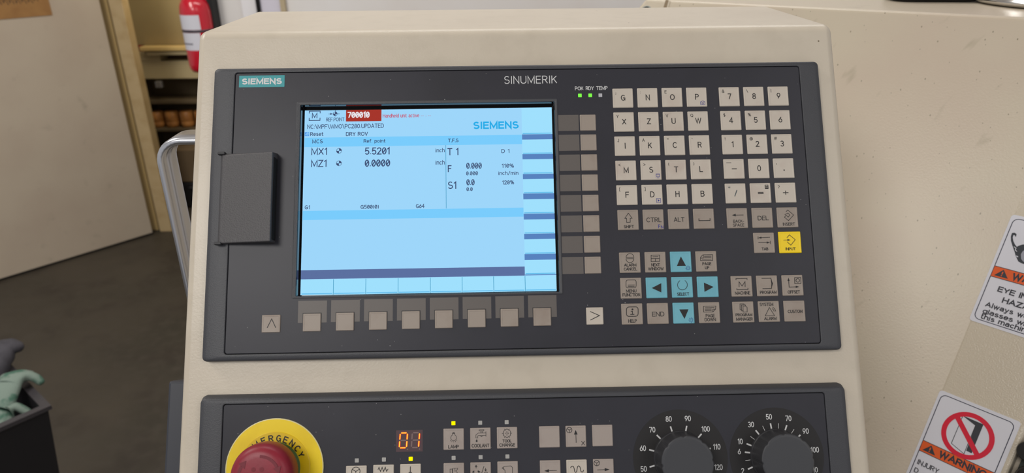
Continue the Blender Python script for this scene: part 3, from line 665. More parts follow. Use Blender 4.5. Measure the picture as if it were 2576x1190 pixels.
for s, a0, a1, tp, bs, tk in [('M', 18.5, 32.5, 6.5, 21.5, .55), ('REF.POINT', 55.2, 102.4, 20.0, 30.0, .34), ('NC:\\MPF\\WMO\\PC280.UPDATED', 7.1, 204.5, 37.8, 49.6, .40),
        ('Reset', 15, 49, 58.4, 68.6, .42), ('DRY ROV', 107, 163.4, 59.2, 70.1, .42), ('MCS', 21, 48, 78, 88.6, .40), ('Ref. point', 152.5, 208.8, 79.4, 88.8, .40), ('T,F,S', 370, 397, 81, 90.4, .42),
        ('MX1', 19.2, 60.5, 100.5, 119.4, .62), ('MZ1', 19.2, 59.7, 132.4, 151.2, .62), ('5.52ø1', 155.9, 220.8, 101.4, 120.6, .72), ('ø.øøøø', 156.2, 221.4, 133.5, 152.4, .72),
        ('inch', 337.3, 361.4, 106, 117, .40), ('inch', 337.3, 361.4, 138, 149.4, .40), ('T 1', 368.1, 397.4, 106, 125, .66), ('D 1', 507, 528.5, 110.8, 121.2, .42), ('F', 368.8, 378.6, 151.4, 169.6, .66),
        ('ø.øøø', 416.2, 456.3, 145.6, 161.6, .58), ('ø.øøø', 415.8, 446.2, 168.4, 179, .40), ('11ø%', 507, 539, 149.6, 160.4, .42), ('inch/min', 498.4, 549.9, 169.3, 179.5, .40), ('S1', 368.8, 391.4, 194.4, 213.8, .66),
        ('ø.ø', 416.2, 437.4, 189, 205.2, .58), ('ø.ø', 416.2, 432.3, 210.2, 220.2, .40), ('12ø%', 507.4, 538.6, 193.6, 204.4, .42), ('G1', 5.6, 19.5, 251, 261.3, .40), ('G5øø(ø)', 146.9, 193.4, 252.2, 262.4, .42), ('G64', 287.3, 309.1, 252, 262.4, .42)]:
    q = MB(); stx(q, s, a0, a1, tp, bs, tk); q.build('screen_text', E_TXT, screen)
def sl(b, pts, t=.4, z=-6.80): b.ribbon([(sx_(p), sy_(q)) for p, q in pts], t, z)
sl(b, [(11.5, 8), (11.5, 2), (39.5, 2), (39.5, 8)], .5); sl(b, [(11.5, 20), (11.5, 27), (39.5, 27), (39.5, 20)], .5)
b.build('mode_symbol', E_TXT, screen); b = MB()
sl(b, [(61, 10), (90, 10)], .35); sl(b, [(78.5, 0.5), (78.5, 17)], .35)
b.poly([(sx_(p), sy_(q)) for p, q in [(66, 7), (72, 10), (66, 13)]], -6.81)
for cx, cy, rr in ((78.5, 10, 5.2), (90, 109.2, 6.6), (90.2, 142.2, 6.6)):
    b = b if b.f else MB()
    sl(b, [(cx+rr*math.cos(2*PI*i/20), cy+rr*math.sin(2*PI*i/20)) for i in range(21)], .26)
    for s0 in (0, 180):
        b.poly([(sx_(cx), sy_(cy))]+[(sx_(cx+rr*math.cos(math.radians(s0-90*i/6))), sy_(cy+rr*math.sin(math.radians(s0-90*i/6)))) for i in range(7)], -6.81)
    b.build('reference_symbol', E_TXT, screen); b = MB()
b = MB(); stx(b, '7øøø1ø', 110.4, 167.5, 5, 21.6, .75, -6.80); b.build('alarm_number', E_WT, screen)
b = MB(); stx(b, 'Handheld unit active', 201.3, 295.6, 12, 22, .36); stx(b, '-- : --', 299.7, 326, 13.5, 22, .22); b.build('alarm_message', E_RT, screen)
b = MB(); stx(b, 'SIEMENS', 435.3, 553.2, 36.2, 56.2, 1.05, gap=.26); b.build('screen_brand_text', E_CY, screen)
b = MB(); srect(b, 1.1, 58.2, 12.2, 68.6, -6.84)
b.build('status_icon', E_BLUE, screen)
b = MB(); sl(b, [(3, 66), (10, 59)], .5, -6.78); sl(b, [(7, 67), (11.5, 62)], .4, -6.78); b.build('status_icon_hatch', E_BG, screen)

# brand plate and lettering
b = MB(); b.loops([rrect(-256.1, 4.4, -225.1, 12.7, .15, .05, 2), rrect(-256.1, 4.4, -225.1, 12.7, .15, .15, 2)]); bp_ = b.build('brand_plate', M_TEAL, panel, label='teal maker plate')
b = MB(); text(b, 'SIEMENS', -254.2, -226.9, 6.35, 4.35, .98, .2, gap=.26); b.build('brand_lettering', M_WHITE, bp_)
b = MB(); text(b, 'SINUMERIK', -74.5, -38.0, 4.5, 5.6, .55, .08, gap=.24)
b.build('white_lettering', M_WHITE, panel); b = MB()
text(b, 'POK', -25.8, -19.9, -.75, 2.75, .38, .08); b.build('light_caption', M_WHITE, panel); b = MB(); text(b, 'RDY', -18.3, -12.7, -.75, 2.75, .38, .08); b.build('light_caption', M_WHITE, panel); b = MB(); text(b, 'TEMP', -11.1, -3.2, -.75, 2.75, .38, .08)
b.build('light_caption', M_WHITE, panel)
def led(parent, cx, cy, m, s=2.6, label=None):
    b = MB(); b.loops([rrect(cx-s/2, cy-s/2, cx+s/2, cy+s/2, .25, .02, 2), rrect(cx-s/2, cy-s/2, cx+s/2, cy+s/2, .25, .2, 2)])
    return b.build('indicator_light', m, parent, **({'label': label} if label else {}))
led(panel, -22.5, -4.45, M_LEDG, 2.5, 'lit green'); led(panel, -15.4, -4.45, M_LEDG, 2.5, 'lit green'); led(panel, -8.4, -4.5, M_LEDW, 2.5, 'unlit white')

# soft keys
for i in range(8):
    y = -18.2-14.0*i
    b = MB(); b.rect(-38.0, y, -23.95, y-11.3, .05); b.build('soft_key_field', M_SOFTBG, panel)
    key(panel, -23.1, y, 10.9, 11.3, M_KEYD, 'soft_key', z1=.35)
for i in range(8):
    x = -212.0+21.53*i; dy = i*.13
    b = MB(); b.rect(x, -142.2+dy, x+18.8, -156.5+dy, .05); b.build('soft_key_field', M_SOFTBG, panel)
    kx = -208.5+21.5*i; ky = -150.6+dy
    b = MB(); b.rect(kx-.45, ky+.5, kx+12.0, ky-6.5+.0, .07); b.build('soft_key_surround', mat('soft_key_dark_line', (48, 46, 48), .5), panel)  # dark margin round the upper half of each key
    key(panel, kx, ky, 11.6, 11.6, M_KEYD, 'soft_key', z1=.9)
k = key(panel, -235.2, -151.0, 12.0, 11.4, M_KEYD, 'key', 'key marked with a caret')
b = MB(); b.ribbon([(3.6, -8.4), (6.4, -2.6), (9.2, -8.4)], .45, ZK); b.build('legend', M_INK, k)
k = key(panel, -23.2, -149.9, 11.2, 11.2, M_KEY, 'key', 'key marked with a chevron')
b = MB(); b.ribbon([(2.6, -2.6), (8.6, -5.4), (2.6, -8.2)], .45, ZK); b.build('legend', M_INK, k)

# letter and number keys
W, Hk = 14.0, 13.7
cx7 = [0, 17, 34, 51, 73.6, 90.6, 107.6]
rows = ['GNOP789', 'XZUW456', 'IKCR123', 'MSTL-0.', 'FDHB/=+']
sups = [[';', ':', 'E', '', '&', '\\', '|'], ['Y', '', 'V', 'Q', '$', '%', ''], ['J', 'A', '"', "'", '!', '@', '#'], ['<', '>', '(', ')', '_', '', ','], ['[', ']', '', '', '*', '', '?']]
for r_, row in enumerate(rows):
    for c_, ch in enumerate(row):
        k = key(panel, cx7[c_], -17.0*r_, W, Hk, M_KEY, 'key', 'key marked ' + {'-': 'minus', '.': 'point', '/': 'slash', '=': 'equals', '+': 'plus'}.get(ch, ch))
        b = MB(); w, _ = G[ch]; hh = 4.1; ww = w*3.9+.5
        if ch == '.': b.rect(6.7, -8.7, 7.5, -7.9, ZK)
        elif ch == '-': b.ribbon([(5.4, -6.9), (8.8, -6.9)], .55, ZK)
        elif ch in '=+': text(b, ch, 5.1, 8.9, -8.8, hh, .5, ZK)
        else: text(b, ch, 7.1-ww/2, 7.1+ww/2, -8.75, hh, .52, ZK)
        s_ = sups[r_][c_]
        if s_ and s_ != '_':
            w2, _ = G[s_]; w2 = w2*2.2+.3; text(b, s_, 1.9, 1.9+w2, -4.1, 2.3, .2 if s_ == '*' else .28, ZK)
        if s_ == '_': b.ribbon([(1.9, -2.6), (5.3, -2.6)], .3, ZK)
        if ch == '=':
            b.loops([rrect(10.1, -4.1, 12.5, -1.3, .2, ZK, 2)], False, True)
        leg = b.build('legend', M_INKG if ch == '/' else M_INK, k)
        q = MB()
        if ch == 'P':
            q.ribbon([(9.4, -12.3), (9.4, -10.3), (10.2, -10.3), (10.5, -9.7), (11.4, -9.7), (11.7, -10.3), (12.4, -10.3), (12.4, -12.3)], .28, ZK, True); q.ribbon(arc(10.9, -11.3, .6, .6, 0, 360, 10), .25, ZK)
        elif ch == 'S':
            q.ribbon([(10.3, -9.6), (12.6, -9.6), (12.6, -11.6), (10.3, -11.6)], .28, ZK, True); q.ribbon([(10.3, -10.3), (12.6, -10.3)], .25, ZK); q.ribbon([(11.5, -11.6), (11.5, -12.4)], .3, ZK); q.ribbon([(10.6, -12.4), (12.4, -12.4)], .28, ZK); q.rect(9.9, -12.4, 10.2, -12.1, ZK)
        elif ch == 'D':
            q.ribbon([(9.7, -9.6), (12.5, -9.6), (12.5, -12.3), (9.7, -12.3)], .28, ZK, True); q.poly([(10.6, -11.9), (11.9, -10.95), (10.6, -10.0)], ZK)
        if q.f: q.build('shift_symbol', M_INKB, k, label='small blue symbol')
        if ch == '=':
            q.rect(10.5, -2.2, 12.1, -1.7, ZK+.04)
            for i in range(3):
                for j in range(2): q.rect(10.5+.6*i, -2.9-.6*j, 10.8+.6*i, -2.6-.6*j, ZK+.04)
            q.build('calculator_symbol', M_KEY, k)
def circ(cx, cy, r, n=24, a0=0, a1=360): return arc(cx, cy, r, r, a0, a1, n)
def rr2(x0, y0, x1, y1, r): return [(p[0], p[1]) for p in rrect(x0, y0, x1, y1, r, 0, 4)]
def fkey(parent, x, y, w, h, m, label, tl, sc_, strokes=(), fills=(), texts=(), t=.34, tt=.34, extra=None, holes=None):
    """function key; art given in measured units relative to tl, sc_=(units per mm x, y, skew)"""
    k = key(parent, x, y, w, h, m, 'key', label)
    def cv(p):
        dx, dy = p[0]-tl[0], p[1]-tl[1]; return ((dx-dy*sc_[2])/sc_[0], -dy/sc_[1])
    b = MB()
    for st in strokes: b.ribbon([cv(p) for p in st], t, ZK)
    for f_ in fills: b.poly([cv(p) for p in f_], ZK)
    for s, a0, a1, tp, bs in texts:
        p0 = cv((a0, bs)); p1 = cv((a1, bs)); p2 = cv((a0, tp)); text(b, s, p0[0], p1[0], p0[1], p2[1]-p0[1], tt, ZK)
    if b.f: b.build('legend', M_INK, k)
    if extra:
        q = MB()
        for st in extra[1]: q.ribbon([cv(p) for p in st], .26, ZK+.03)
        for s, a0, a1, tp, bs in (extra[2] if len(extra) > 2 else []):
            p0 = cv((a0, bs)); p1 = cv((a1, bs)); p2 = cv((a0, tp)); text(q, s, p0[0], p1[0], p0[1], p2[1]-p0[1], .32, ZK)
        q.build('shift_symbol', extra[0], k, label='small blue symbol')
    return k
s7 = (10.8, 10.65, .035); s8 = (16.03, 15.85, .045)
y5 = -85.0
fkey(panel, cx7[0], y5, W, Hk, M_KEYD, 'shift key', (95, 978), s7, [[(175, 1002), (202, 1040), (188, 1040), (188, 1069), (162, 1069), (162, 1040), (149, 1040), (175, 1002)]], texts=[('SHIFT', 142, 215, 1089, 1111)])
fkey(panel, cx7[1], y5, W, Hk, M_KEYD, 'control key', (283, 974), s7, texts=[('CTRL', 311, 420, 1033, 1067)], tt=.4, extra=(M_INKB, [], [('F', 396, 411, 1084, 1111), ('N', 416, 434, 1092, 1113)]))
fkey(panel, cx7[2], y5, W, Hk, M_KEYD, 'alt key', (472, 970), s7, texts=[('ALT', 515, 593, 1030, 1063)], tt=.4)
fkey(panel, cx7[3], y5, W, Hk, M_KEYD, 'space key', (661, 967), s7, [[(703, 1038), (703, 1054), (784, 1054), (784, 1038)]], t=.45)
fkey(panel, cx7[4], y5, W, Hk, M_KEYD, 'backspace key', (910, 964), s7, [[(975, 1015), (1034, 1015)]], [[(950, 1015), (977, 1005), (977, 1025)]], [('BACK-', 958, 1037, 1049, 1070), ('SPACE', 955, 1037, 1077, 1098)], tt=.3)
fkey(panel, cx7[5], y5, W, Hk, M_KEYD, 'delete key', (1098, 961), s7, texts=[('DEL', 1142, 1222, 1020, 1053)], tt=.4)
fkey(panel, cx7[6], y5, W, Hk, M_KEYD, 'insert key', (1284, 958), s7, [[(1352, 990), (1366, 978), (1407, 1015), (1368, 1055), (1340, 1030), (1352, 1015), (1366, 1030), (1380, 1015), (1366, 1000), (1342, 1012)]], texts=[('INSERT', 1326, 1415, 1069, 1092)], tt=.3)
fkey(panel, cx7[5], -102, W, Hk, M_KEYD, 'tab key', (1588, 27), s8, [[(1665, 80), (1768, 78)], [(1640, 66), (1640, 98)], [(1642, 133), (1745, 133)], [(1770, 116), (1770, 150)]], [[(1642, 81), (1676, 70), (1676, 92)], [(1768, 133), (1732, 122), (1732, 145)]], [('TAB', 1677, 1748, 185, 217)])
fkey(panel, cx7[6]-.1, -101.6, 15.0, 14.4, M_KEYY, 'yellow input key', (1857, 20), s8, [[(1950, 85), (1978, 55), (2040, 108), (1990, 165), (1950, 128)], [(1912, 110), (1965, 109)]], [[(1988, 109), (1955, 98), (1955, 121)]], [('INPUT', 1932, 2042, 189, 220)])
Y = [-113.8, -130.8, -147.8]
fkey(panel, cx7[0], Y[0], W, Hk, M_KEYD, 'alarm cancel key', (154, 238), s8, [[(228, 293), (314, 293)], [(228, 305), (314, 305)], circ(271, 293, 42, 16, 180, 360), circ(271, 305, 42, 16, 0, 180)], texts=[('ALARM', 209, 340, 357, 388), ('CANCEL', 206, 348, 399, 430)])
fkey(panel, cx7[1], Y[0], W, Hk, M_KEYD, 'next window key', (427, 233), s8, [[(498, 266), (588, 266), (588, 335), (498, 335), (498, 264)], [(498, 303), (588, 303)], [(543, 303), (543, 335)], [(512, 284), (574, 284)]], texts=[('NEXT', 500, 592, 354, 386), ('WINDOW', 466, 632, 396, 428)])
def sun(cx, cy): return [circ(cx, cy, 14, 14)]+[[(cx+20*math.cos(t_), cy+20*math.sin(t_)), (cx+29*math.cos(t_), cy+29*math.sin(t_))] for t_ in [PI/4*i for i in range(8)]]
M_SUN = mat('sun_blue_ink', (30, 70, 150), .5)
fkey(panel, cx7[2], Y[0], W, Hk, M_KEYB, 'light blue up arrow key', (698, 229), s8, fills=[[(815, 282), (868, 382), (772, 382)]], extra=(M_SUN, sun(890, 406)))
fkey(panel, cx7[3], Y[0], W, Hk, M_KEYD, 'page up key', (970, 225), s8, [[(1025, 325), (1155, 325), (1155, 264), (1050, 264), (1025, 290), (1025, 327)], [(1025, 298), (1056, 298), (1056, 266)], [(1064, 280), (1142, 280)], [(1064, 295), (1142, 295)], [(1040, 311), (1142, 311)]], texts=[('PAGE', 1045, 1140, 344, 376), ('UP', 1072, 1118, 386, 418)])
fkey(panel, cx7[0], Y[1], W, Hk, M_KEYD, 'menu function key', (167, 507), s8, [rr2(230, 530, 338, 612, 20)+[(338, 592)], [(250, 583), (322, 583)], [(250, 597), (322, 597)]], texts=[('MENU', 232, 342, 629, 661), ('FUNCTION', 195, 382, 669, 702)])
fkey(panel, cx7[1], Y[1], W, Hk, M_KEYB, 'light blue left arrow key', (440, 503), s8, fills=[[(505, 614), (606, 565), (606, 662)]])
fkey(panel, cx7[2], Y[1], W, Hk, M_KEYB, 'light blue select key', (713, 499), s8, [circ(832, 583, 52, 26, -60, 240)], texts=[('SELECT', 775, 903, 662, 696)])
fkey(panel, cx7[3], Y[1], W, Hk, M_KEYB, 'light blue right arrow key', (987, 494), s8, fills=[[(1063, 558), (1165, 605), (1068, 655)]])
fkey(panel, cx7[4], Y[1], W, Hk, M_KEYD, 'machine key', (1349, 490), s8, [[(1406, 532), (1406, 518), (1524, 518), (1524, 532)], [(1413, 620), (1413, 635), (1531, 635), (1531, 618)], [(1438, 607), (1438, 551), (1469, 597), (1502, 551), (1502, 607)]], texts=[('MACHINE', 1393, 1556, 652, 686)], t=.4)
fkey(panel, cx7[5], Y[1], W, Hk, M_KEYD, 'program key', (1619, 487), s8, [[(1677, 517), (1777, 517), (1790, 570), (1780, 624), (1685, 625)]], [[(1775, 515), (1797, 572), (1780, 626), (1781, 572)]], [('PROGRAM', 1657, 1835, 647, 680)], t=.4)
fkey(panel, cx7[6], Y[1], W, Hk, M_KEYD, 'offset key', (1890, 480), s8, [[(1965, 530), (1969, 607), (2050, 605)], [(2030, 508), (2096, 508), (2096, 570), (2030, 570), (2030, 506)], circ(2063, 538, 19, 16)], [[(1964, 506), (1976, 542), (1953, 542)], [(2076, 605), (2040, 594), (2040, 617)]], [('OFFSET', 1953, 2083, 641, 676)], t=.4)
fkey(panel, cx7[0], Y[2], W, Hk, M_KEYD, 'help key', (180, 782), s8, [rr2(237, 817, 360, 915, 26)+[(360, 890)], [(282, 862), (300, 862), (300, 893)], [(278, 895), (320, 895)]], [rr2(290, 834, 310, 852, 8)], [('HELP', 258, 347, 944, 980)], t=.44)
fkey(panel, cx7[1], Y[2], W, Hk, M_KEYD, 'end key', (454, 777), s8, texts=[('END', 510, 640, 867, 916)], tt=.4)
fkey(panel, cx7[2], Y[2], W, Hk, M_KEYB, 'light blue down arrow key', (729, 773), s8, fills=[[(800, 843), (898, 843), (855, 942)]], extra=(M_SUN, sun(925, 955)))
fkey(panel, cx7[3], Y[2], W, Hk, M_KEYD, 'page down key', (1003, 768), s8, [[(1058, 810), (1190, 810), (1186, 842), (1158, 870), (1060, 870), (1058, 808)], [(1185, 842), (1158, 842), (1158, 868)], [(1072, 825), (1175, 825)], [(1072, 840), (1145, 840)], [(1072, 855), (1145, 855)]], texts=[('PAGE', 1082, 1178, 892, 925), ('DOWN', 1070, 1190, 932, 966)])
fkey(panel, cx7[4], Y[2], W, Hk, M_KEYD, 'program manager key', (1366, 764), s8, [[(1462, 848), (1448, 848), (1448, 788), (1490, 788), (1490, 798)], [(1478, 860), (1464, 860), (1464, 800), (1506, 800), (1506, 812)], [(1480, 812), (1510, 812), (1523, 825), (1523, 873), (1480, 873), (1480, 810)]], texts=[('PROGRAM', 1400, 1578, 886, 917), ('MANAGER', 1405, 1582, 929, 962)])
fkey(panel, cx7[5], Y[2], W, Hk, M_KEYD, 'system alarm key', (1640, 758), s8, [[(1762, 825), (1815, 910), (1716, 910), (1762, 823)], circ(1775, 870, 36, 8, -65, -5), circ(1775, 870, 52, 8, -65, -5)], texts=[('SYSTEM', 1660, 1805, 775, 808), ('ALARM', 1704, 1836, 923, 956)])
fkey(panel, cx7[6], Y[2], W, Hk, M_KEYD, 'custom key', (1913, 754), s8, texts=[('CUSTOM', 1958, 2115, 849, 883)])

# hinged port cover
b = MB()
vs = [(-266.5, -42.3, -.5), (-228.4, -42.3, .02), (-228.4, -103.8, .02), (-266.5, -103.8, -.5), (-263.6, -44.2, 4.5), (-228.3, -44.2, 10.8), (-228.3, -103.9, 10.8), (-263.6, -103.9, 4.5)]
b.add(vs, [(0, 4, 7, 3), (4, 5, 6, 7), (1, 2, 6, 5), (0, 1, 5, 4), (3, 7, 6, 2)]); pc = b.build('port_cover', mat('port_cover_plastic', (74, 72, 74), 0.5, bump=(1200, 0.5, 0.0005), spec=.6), panel, 0.0006, 2, label='hinged textured port cover')
fix_normals(pc)
b = MB(); b.box(-228.35, -102, 1.2, -227.9, -47, 7.6); b.build('cover_slot', M_BLACK, pc)
for yy in (-42.6, -103.4):
    b = MB(); b.box(-266.8, yy-1.4, 1.4, -262.0, yy+.6, 5.2); b.build('hinge', M_KNOBS, pc, 0.0005)

# ------------------------------------------------------------------ lower machine control panel
mcp = thing('machine_control_panel', 'lower charcoal machine panel with emergency stop and two dials', 'control panel', pw)
bezel(mcp, -273.6, -400, 144.6, -201.8, -258.5, -395, 130.4, -207.4, None, 2.2)
M1 = (16.1, 16.1, .02); M2 = (19.4, 19.8, .01); KW = 13.1
def wheel(cx, cy, r): return [circ(cx, cy, r, 20)]+[[(cx, cy), (cx+r*math.cos(t_), cy+r*math.sin(t_))] for t_ in (PI/2, PI/2+2.1, PI/2-2.1)]
for lx, ly, m, lb in [(-110.9, -222.3, M_LEDY, 'lit yellow'), (-93.7, -222.3, M_LEDOFF, None), (-76.7, -222.3, M_LEDOFF, None), (-110.9, -243.8, M_LEDOFF, None), (-93.7, -243.7, M_LEDOFF, None), (-76.6, -243.6, M_LEDOFF, None),
                      (-172.4, -244.1, M_LEDOFF, None), (-155.2, -243.9, M_LEDOFF, None), (-138.2, -243.8, M_LEDY, 'lit yellow')]:
    led(mcp, lx, ly, m, 2.5, lb)
fkey(mcp, -117.3, -225.6, KW, 13.2, M_KEYM, 'lamp key', (177, 488), M2, [circ(305, 600, 36, 20, -60, 240), [(288, 569), (290, 547), (318, 547), (322, 569)], [(270, 630), (262, 640)], [(286, 640), (281, 652)], [(306, 645), (306, 656)], [(325, 640), (331, 651)], [(340, 630), (348, 638)]], [[(291, 535), (317, 535), (317, 546), (291, 546)]], [('LAMP', 238, 370, 689, 731)], t=.26)
fkey(mcp, -100.2, -225.5, KW, 13.2, M_KEYM, 'coolant key', (510, 480), M2, [[(706, 525), (706, 588)], [(706, 543), (612, 543), (582, 565), (582, 602), (604, 602), (604, 580), (612, 573), (706, 573)], [(622, 503), (680, 503), (680, 517), (622, 517), (622, 502)], [(643, 517), (643, 543)], [(660, 517), (660, 543)], [(640, 575), (646, 588), (656, 588), (660, 575)]], [[(592, 616), (604, 640), (598, 653), (586, 653), (580, 640)]], [('COOLANT', 530, 750, 676, 719)], t=.26)
fkey(mcp, -83.1, -225.4, KW, 13.2, M_KEYM, 'tool change key', (842, 470), M2, [[(968+50*math.cos(PI/6+PI/3*i), 545+54*math.sin(PI/6+PI/3*i)) for i in range(7)]]+[[(968+50*math.cos(PI/3*i), 545+50*math.sin(PI/3*i)), (968+62*math.cos(PI/3*i), 545+62*math.sin(PI/3*i))] for i in range(6)]+[[(952, 538), (952, 552)], [(968, 536), (968, 554)], [(984, 538), (984, 552)], [(960, 528), (974, 528)], [(960, 566), (974, 566)]], texts=[('TOOL', 912, 1025, 619, 659), ('CHANGE', 872, 1068, 667, 709)], t=.3)
fkey(mcp, -117.3, -246.9, KW, 13.2, M_KEYM, 'chuck key', (177, 916), M2, [[(258, 1060), (258, 988), (284, 988), (284, 1060)], [(291, 1060), (291, 978), (352, 978), (350, 992), (328, 1012), (352, 1040)], [(318, 978), (318, 1020)]], t=.26)
fkey(mcp, -100.3, -246.8, KW, 13.2, M_KEYM, 'clamping key', (511, 907), M2, [[(583, 960), (583, 978)], [(680, 955), (648, 1050)], [(700, 975), (700, 1000)], circ(704, 1045, 20, 8, 180, 360), [(540, 1030), (560, 1012)], [(600, 1012), (632, 1030)]], [[(583, 936), (600, 960), (566, 960)], [(700, 1018), (716, 996), (684, 996)], [(530, 1025), (560, 1002), (560, 1034)], [(640, 1025), (606, 1002), (606, 1034)]], t=.34)
fkey(mcp, -83.1, -246.6, KW, 13.2, M_KEYM, 'turret key', (848, 897), M2, [[(905, 976), (938, 955), (1015, 952), (1033, 970), (1035, 1060)], [(905, 976), (942, 1003), (943, 1060)], [(922, 966), (930, 992)]], t=.28)
key(mcp, -56.0, -225.3, KW, 13.3, M_KEYM, 'key', 'blank key left of the X arrow key')
fkey(mcp, -39.0, -225.4, KW, 13.2, M_KEYM, 'jog key with up arrow and X', (1696, 452), M2, wheel(1742, 503, 34)+[[(1825, 662), (1824, 550)]], [[(1822, 503), (1845, 560), (1800, 560)]], [('X', 1888, 1936, 640, 695)], t=.34)
key(mcp, -21.9, -225.2, KW, 13.3, M_KEYM, 'key', 'blank key right of the X arrow key')
fkey(mcp, -56.0, -246.5, KW, 13.2, M_KEYM, 'left arrow jog key', (1377, 883), M2, [[(1585, 1007), (1475, 1009)]], [[(1430, 1010), (1487, 990), (1487, 1030)]], t=.34)
fkey(mcp, -39.1, -246.5, KW, 13.2, M_KEY, 'pale rapid traverse key', (1706, 876), M2, [[(1758, 975), (1765, 957), (1780, 952), (1795, 960), (1802, 985), (1808, 1020), (1820, 1030), (1832, 1020), (1838, 985), (1845, 958), (1858, 950), (1872, 960), (1878, 985), (1885, 1018), (1898, 1028), (1912, 1020), (1917, 1000)]], t=.42)
fkey(mcp, -22.0, -246.4, KW, 13.2, M_KEYM, 'right arrow jog key', (2038, 866), M2, wheel(2083, 913, 34)+[[(2087, 997), (2190, 996)]], [[(2240, 995), (2180, 975), (2180, 1015)]], t=.34)
fkey(mcp, -179.1, -247.3, KW, 13.2, M_KEY, 'handwheel key', (1573, 933), M1, wheel(1675, 988, 43), t=.4)
fkey(mcp, -161.9, -247.1, KW, 13.2, M_KEY, 'jog mode key with zigzag', (1848, 926), M1, [[(1898, 972), (1908, 950), (1924, 990), (1940, 950), (1956, 990), (1972, 950), (1986, 990), (2002, 966)]], t=.4)
fkey(mcp, -144.8, -246.9, KW, 13.2, M_KEY, 'reference point key', (2122, 914), M1, [[(2227, 938), (2227, 1070)], circ(2227, 1010, 16, 16), [(2180, 1010), (2275, 1010)]], t=.45)
# two digit display
dd = MB(); dd.rect(-147.6, -226.0, -130.6, -239.4, .03); disp = dd.build('digit_display', M_SEGWIN, mcp, label='two-digit red display reading 01')
def digit(cx, on, skew=.07):
    w_, h_ = 5.6, 10.2; yc = -232.3; d = w_/2-.5; g = h_/2-.5
    segs = {'a': ((-d, g), (d, g)), 'g': ((-d, 0), (d, 0)), 'd': ((-d, -g), (d, -g)), 'f': ((-d, g), (-d, 0)), 'b': ((d, g), (d, 0)), 'e': ((-d, 0), (-d, -g)), 'c': ((d, 0), (d, -g))}
    for s, (p, q) in segs.items():
        p = Vector(p); q = Vector(q); t_ = (q-p).normalized(); n_ = Vector((-t_.y, t_.x)); p2 = p+t_*.35; q2 = q-t_*.35
        def hexa(hw, z):
            b = MB(); P_ = [p2, p2+t_*.4+n_*hw, q2-t_*.4+n_*hw, q2, q2-t_*.4-n_*hw, p2+t_*.4-n_*hw][::-1]
            b.poly([(cx+v.x+v.y*skew, yc+v.y) for v in P_], z); return b
        if s in on:
            o_ = hexa(.62, .10).build('segment', M_SEGR, disp, label='lit'); hexa(.34, .14).build('segment_core', M_SEGY, disp, label='lit')
        else: hexa(.42, .08).build('segment', M_SEGOFF, disp, label='unlit')
    b = MB(); b.lathe(cx+2.6, -237.9, [(.42, .09)], 12); b.build('decimal_point', M_SEGOFF, disp)
digit(-142.9, 'abcdef'); digit(-135.2, 'bc')
# emergency stop
ex_, ey_ = -224.2, -247.8
b = MB(); b.lathe(ex_, ey_, [(30.8, .02), (30.8, .5), (30.5, .8)], 72)
es = b.build('emergency_stop', M_YEL, mcp, label='yellow emergency stop plate with red mushroom button')
b = MB(); b.lathe(ex_, ey_, [(30.9, .03), (30.9, .84), (30.35, .84)], 72, cap1=False); b.build('plate_edge', mat('plate_edge_pale', (225, 215, 160), .4), es)
b = MB(); b.lathe(ex_, ey_, [(22.6, .82), (22.2, 1.15)], 64); b.build('legend_ring', M_YEL2, es)
b = MB()
for ch, an in zip('EMERGENCY', (143.5, 129.3, 112.6, 98.0, 82.9, 68.6, 54.3, 40.0, 26.3)): text_arc(b, ch, ex_, ey_, 16.9, an, 3.5, 2.5 if ch != 'M' else 3.1, .72, 1.25)
b.build('legend', M_INK, es)
b = MB(); b.lathe(ex_, ey_, [(16.4, 1.18), (15.6, 1.6), (14.6, 1.6), (14.2, 6)], 56, cap1=False); b.build('green_collar', M_GREENR, es)
b = MB(); b.lathe(ex_, ey_, [(14.0, 1.2), (13.4, 8.5), (16.4, 9.2), (17.6, 10.5), (18.6, 13.5), (18.9, 18), (18.7, 24), (17.8, 27.4), (16.4, 29.2), (14.2, 30.2), (11, 30.6), (0.5, 30.7)], 64); mr = b.build('mushroom_button', M_RED, es, label='red twist-release mushroom button')
b = MB()
for a0 in (10, 130, 250):
    b.ribbon(arc(ex_, ey_, 12.0, 12.0, a0+78, a0+18, 12), 1.7, 30.72)
    c_ = math.radians(a0+10); tx, ty = ex_+12*math.cos(c_), ey_+12*math.sin(c_); rd = Vector((math.cos(c_), math.sin(c_))); tg = Vector((math.sin(c_), -math.cos(c_)))
    P_ = [Vector((tx, ty))-rd*2.4-tg*-0+(-tg)*1.6, Vector((tx, ty))+rd*2.4+(-tg)*1.6, Vector((tx, ty))+tg*2.6]
    b.poly([(p.x, p.y) for p in P_], 30.75)
b.build('arrow_relief', mat('red_button_arrow', (116, 24, 40), .45), mr)
b = MB()
for dx, dy in ((-3.1, 4.6), (1.8, 4.6), (-6.2, 1.2), (5.2, 1.2), (-.6, 0.6), (-6, -3), (5, -3), (-3, -6), (2, -6)): b.lathe(ex_+dx, ey_+dy, [(1.35, 30.74), (1.1, 30.76)], 16)
b.build('dimple', M_REDD, mr)

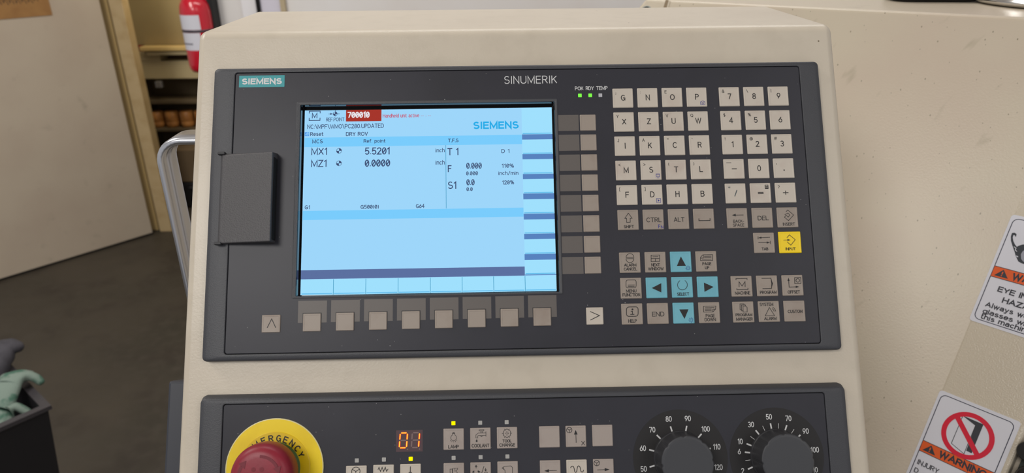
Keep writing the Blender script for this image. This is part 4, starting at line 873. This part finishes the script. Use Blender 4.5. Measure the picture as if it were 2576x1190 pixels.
# rotary dials
def dial(cx, label, nums, ticks, thin, mark):
    cy = -247.0
    b = MB(); b.lathe(cx, cy, [(30.4, .02), (30.4, .12)], 72); d = b.build('dial', M_DIAL, mcp, label=label)
    b = MB()
    for s, an, rr in nums:
        x = cx+rr*math.cos(math.radians(an)); y = cy+rr*math.sin(math.radians(an)); lo, W_ = layout(s, .2); w_ = W_*2.9+.4
        text(b, s, x-w_/2, x+w_/2, y-1.75, 3.5, .46, .2)
    b.build('dial_number', M_WHITE, d)
    b = MB()
    for an in ticks: c_ = math.radians(an); b.ribbon([(cx+17.2*math.cos(c_), cy+17.2*math.sin(c_)), (cx+20.7*math.cos(c_), cy+20.7*math.sin(c_))], .95, .2)
    for an in thin: c_ = math.radians(an); b.ribbon([(cx+17.2*math.cos(c_), cy+17.2*math.sin(c_)), (cx+20.6*math.cos(c_), cy+20.6*math.sin(c_))], .32, .2)
    b.build('dial_tick', M_WHITE, d)
    b = MB(); n = 120; rings = []
    def ring(r, z, dep):
        out = []
        for i in range(n):
            t_ = 2*PI*i/n; ph = (i % 15)/15.0; notch = dep*max(0, 1-abs(ph-.12)/.12)
            out.append((cx+(r-notch)*math.cos(t_), cy+(r-notch)*math.sin(t_), z))
        return out
    b.loops([ring(17.4, .15, 0), ring(17.2, 2.0, 0), ring(16.8, 2.6, .1), ring(16.4, 17.4, .6), ring(16.2, 18.2, .7)], False, False, False); kb = b.build('knob', M_KNOBS, d, label='charcoal grip knob')
    b = MB(); b.loops([ring(16.2, 18.2, .7), ring(15.6, 18.7, .6), ring(14.5, 18.8, 0)], False, True, False); b.build('knob_cap', M_KNOB, kb)
    return d
dial(34.2, 'spindle dial numbered 50 to 120', [('50', -165.7, 24.7), ('60', 164.3, 24.8), ('70', 133.7, 25), ('80', 104.5, 25.4), ('90', 76.3, 25.4), ('100', 46.1, 24.8), ('110', 15.6, 24.6), ('120', -14.1, 24.8)],
     [-166, 164, 134.7, 105.3, 75.8, 46.0, 16.2, -13.6], [], 0)
dial(96.3, 'feed dial numbered 2 to 120', [('2', -159, 24.2), ('6', 172, 24.3), ('10', 157.3, 25.0), ('30', 127.5, 25.3), ('50', 97.9, 24.9), ('70', 68.6, 25.2), ('90', 37.6, 25.0), ('100', 8.0, 25.0), ('110', -21, 25)],
     [-158.2, 171.9, 156.8, 127.5, 97.5, 67.8, 38.5, 8.5, -21], [-173.5, 142.1, 112.5, 82.7, 53.2, 23], 0)
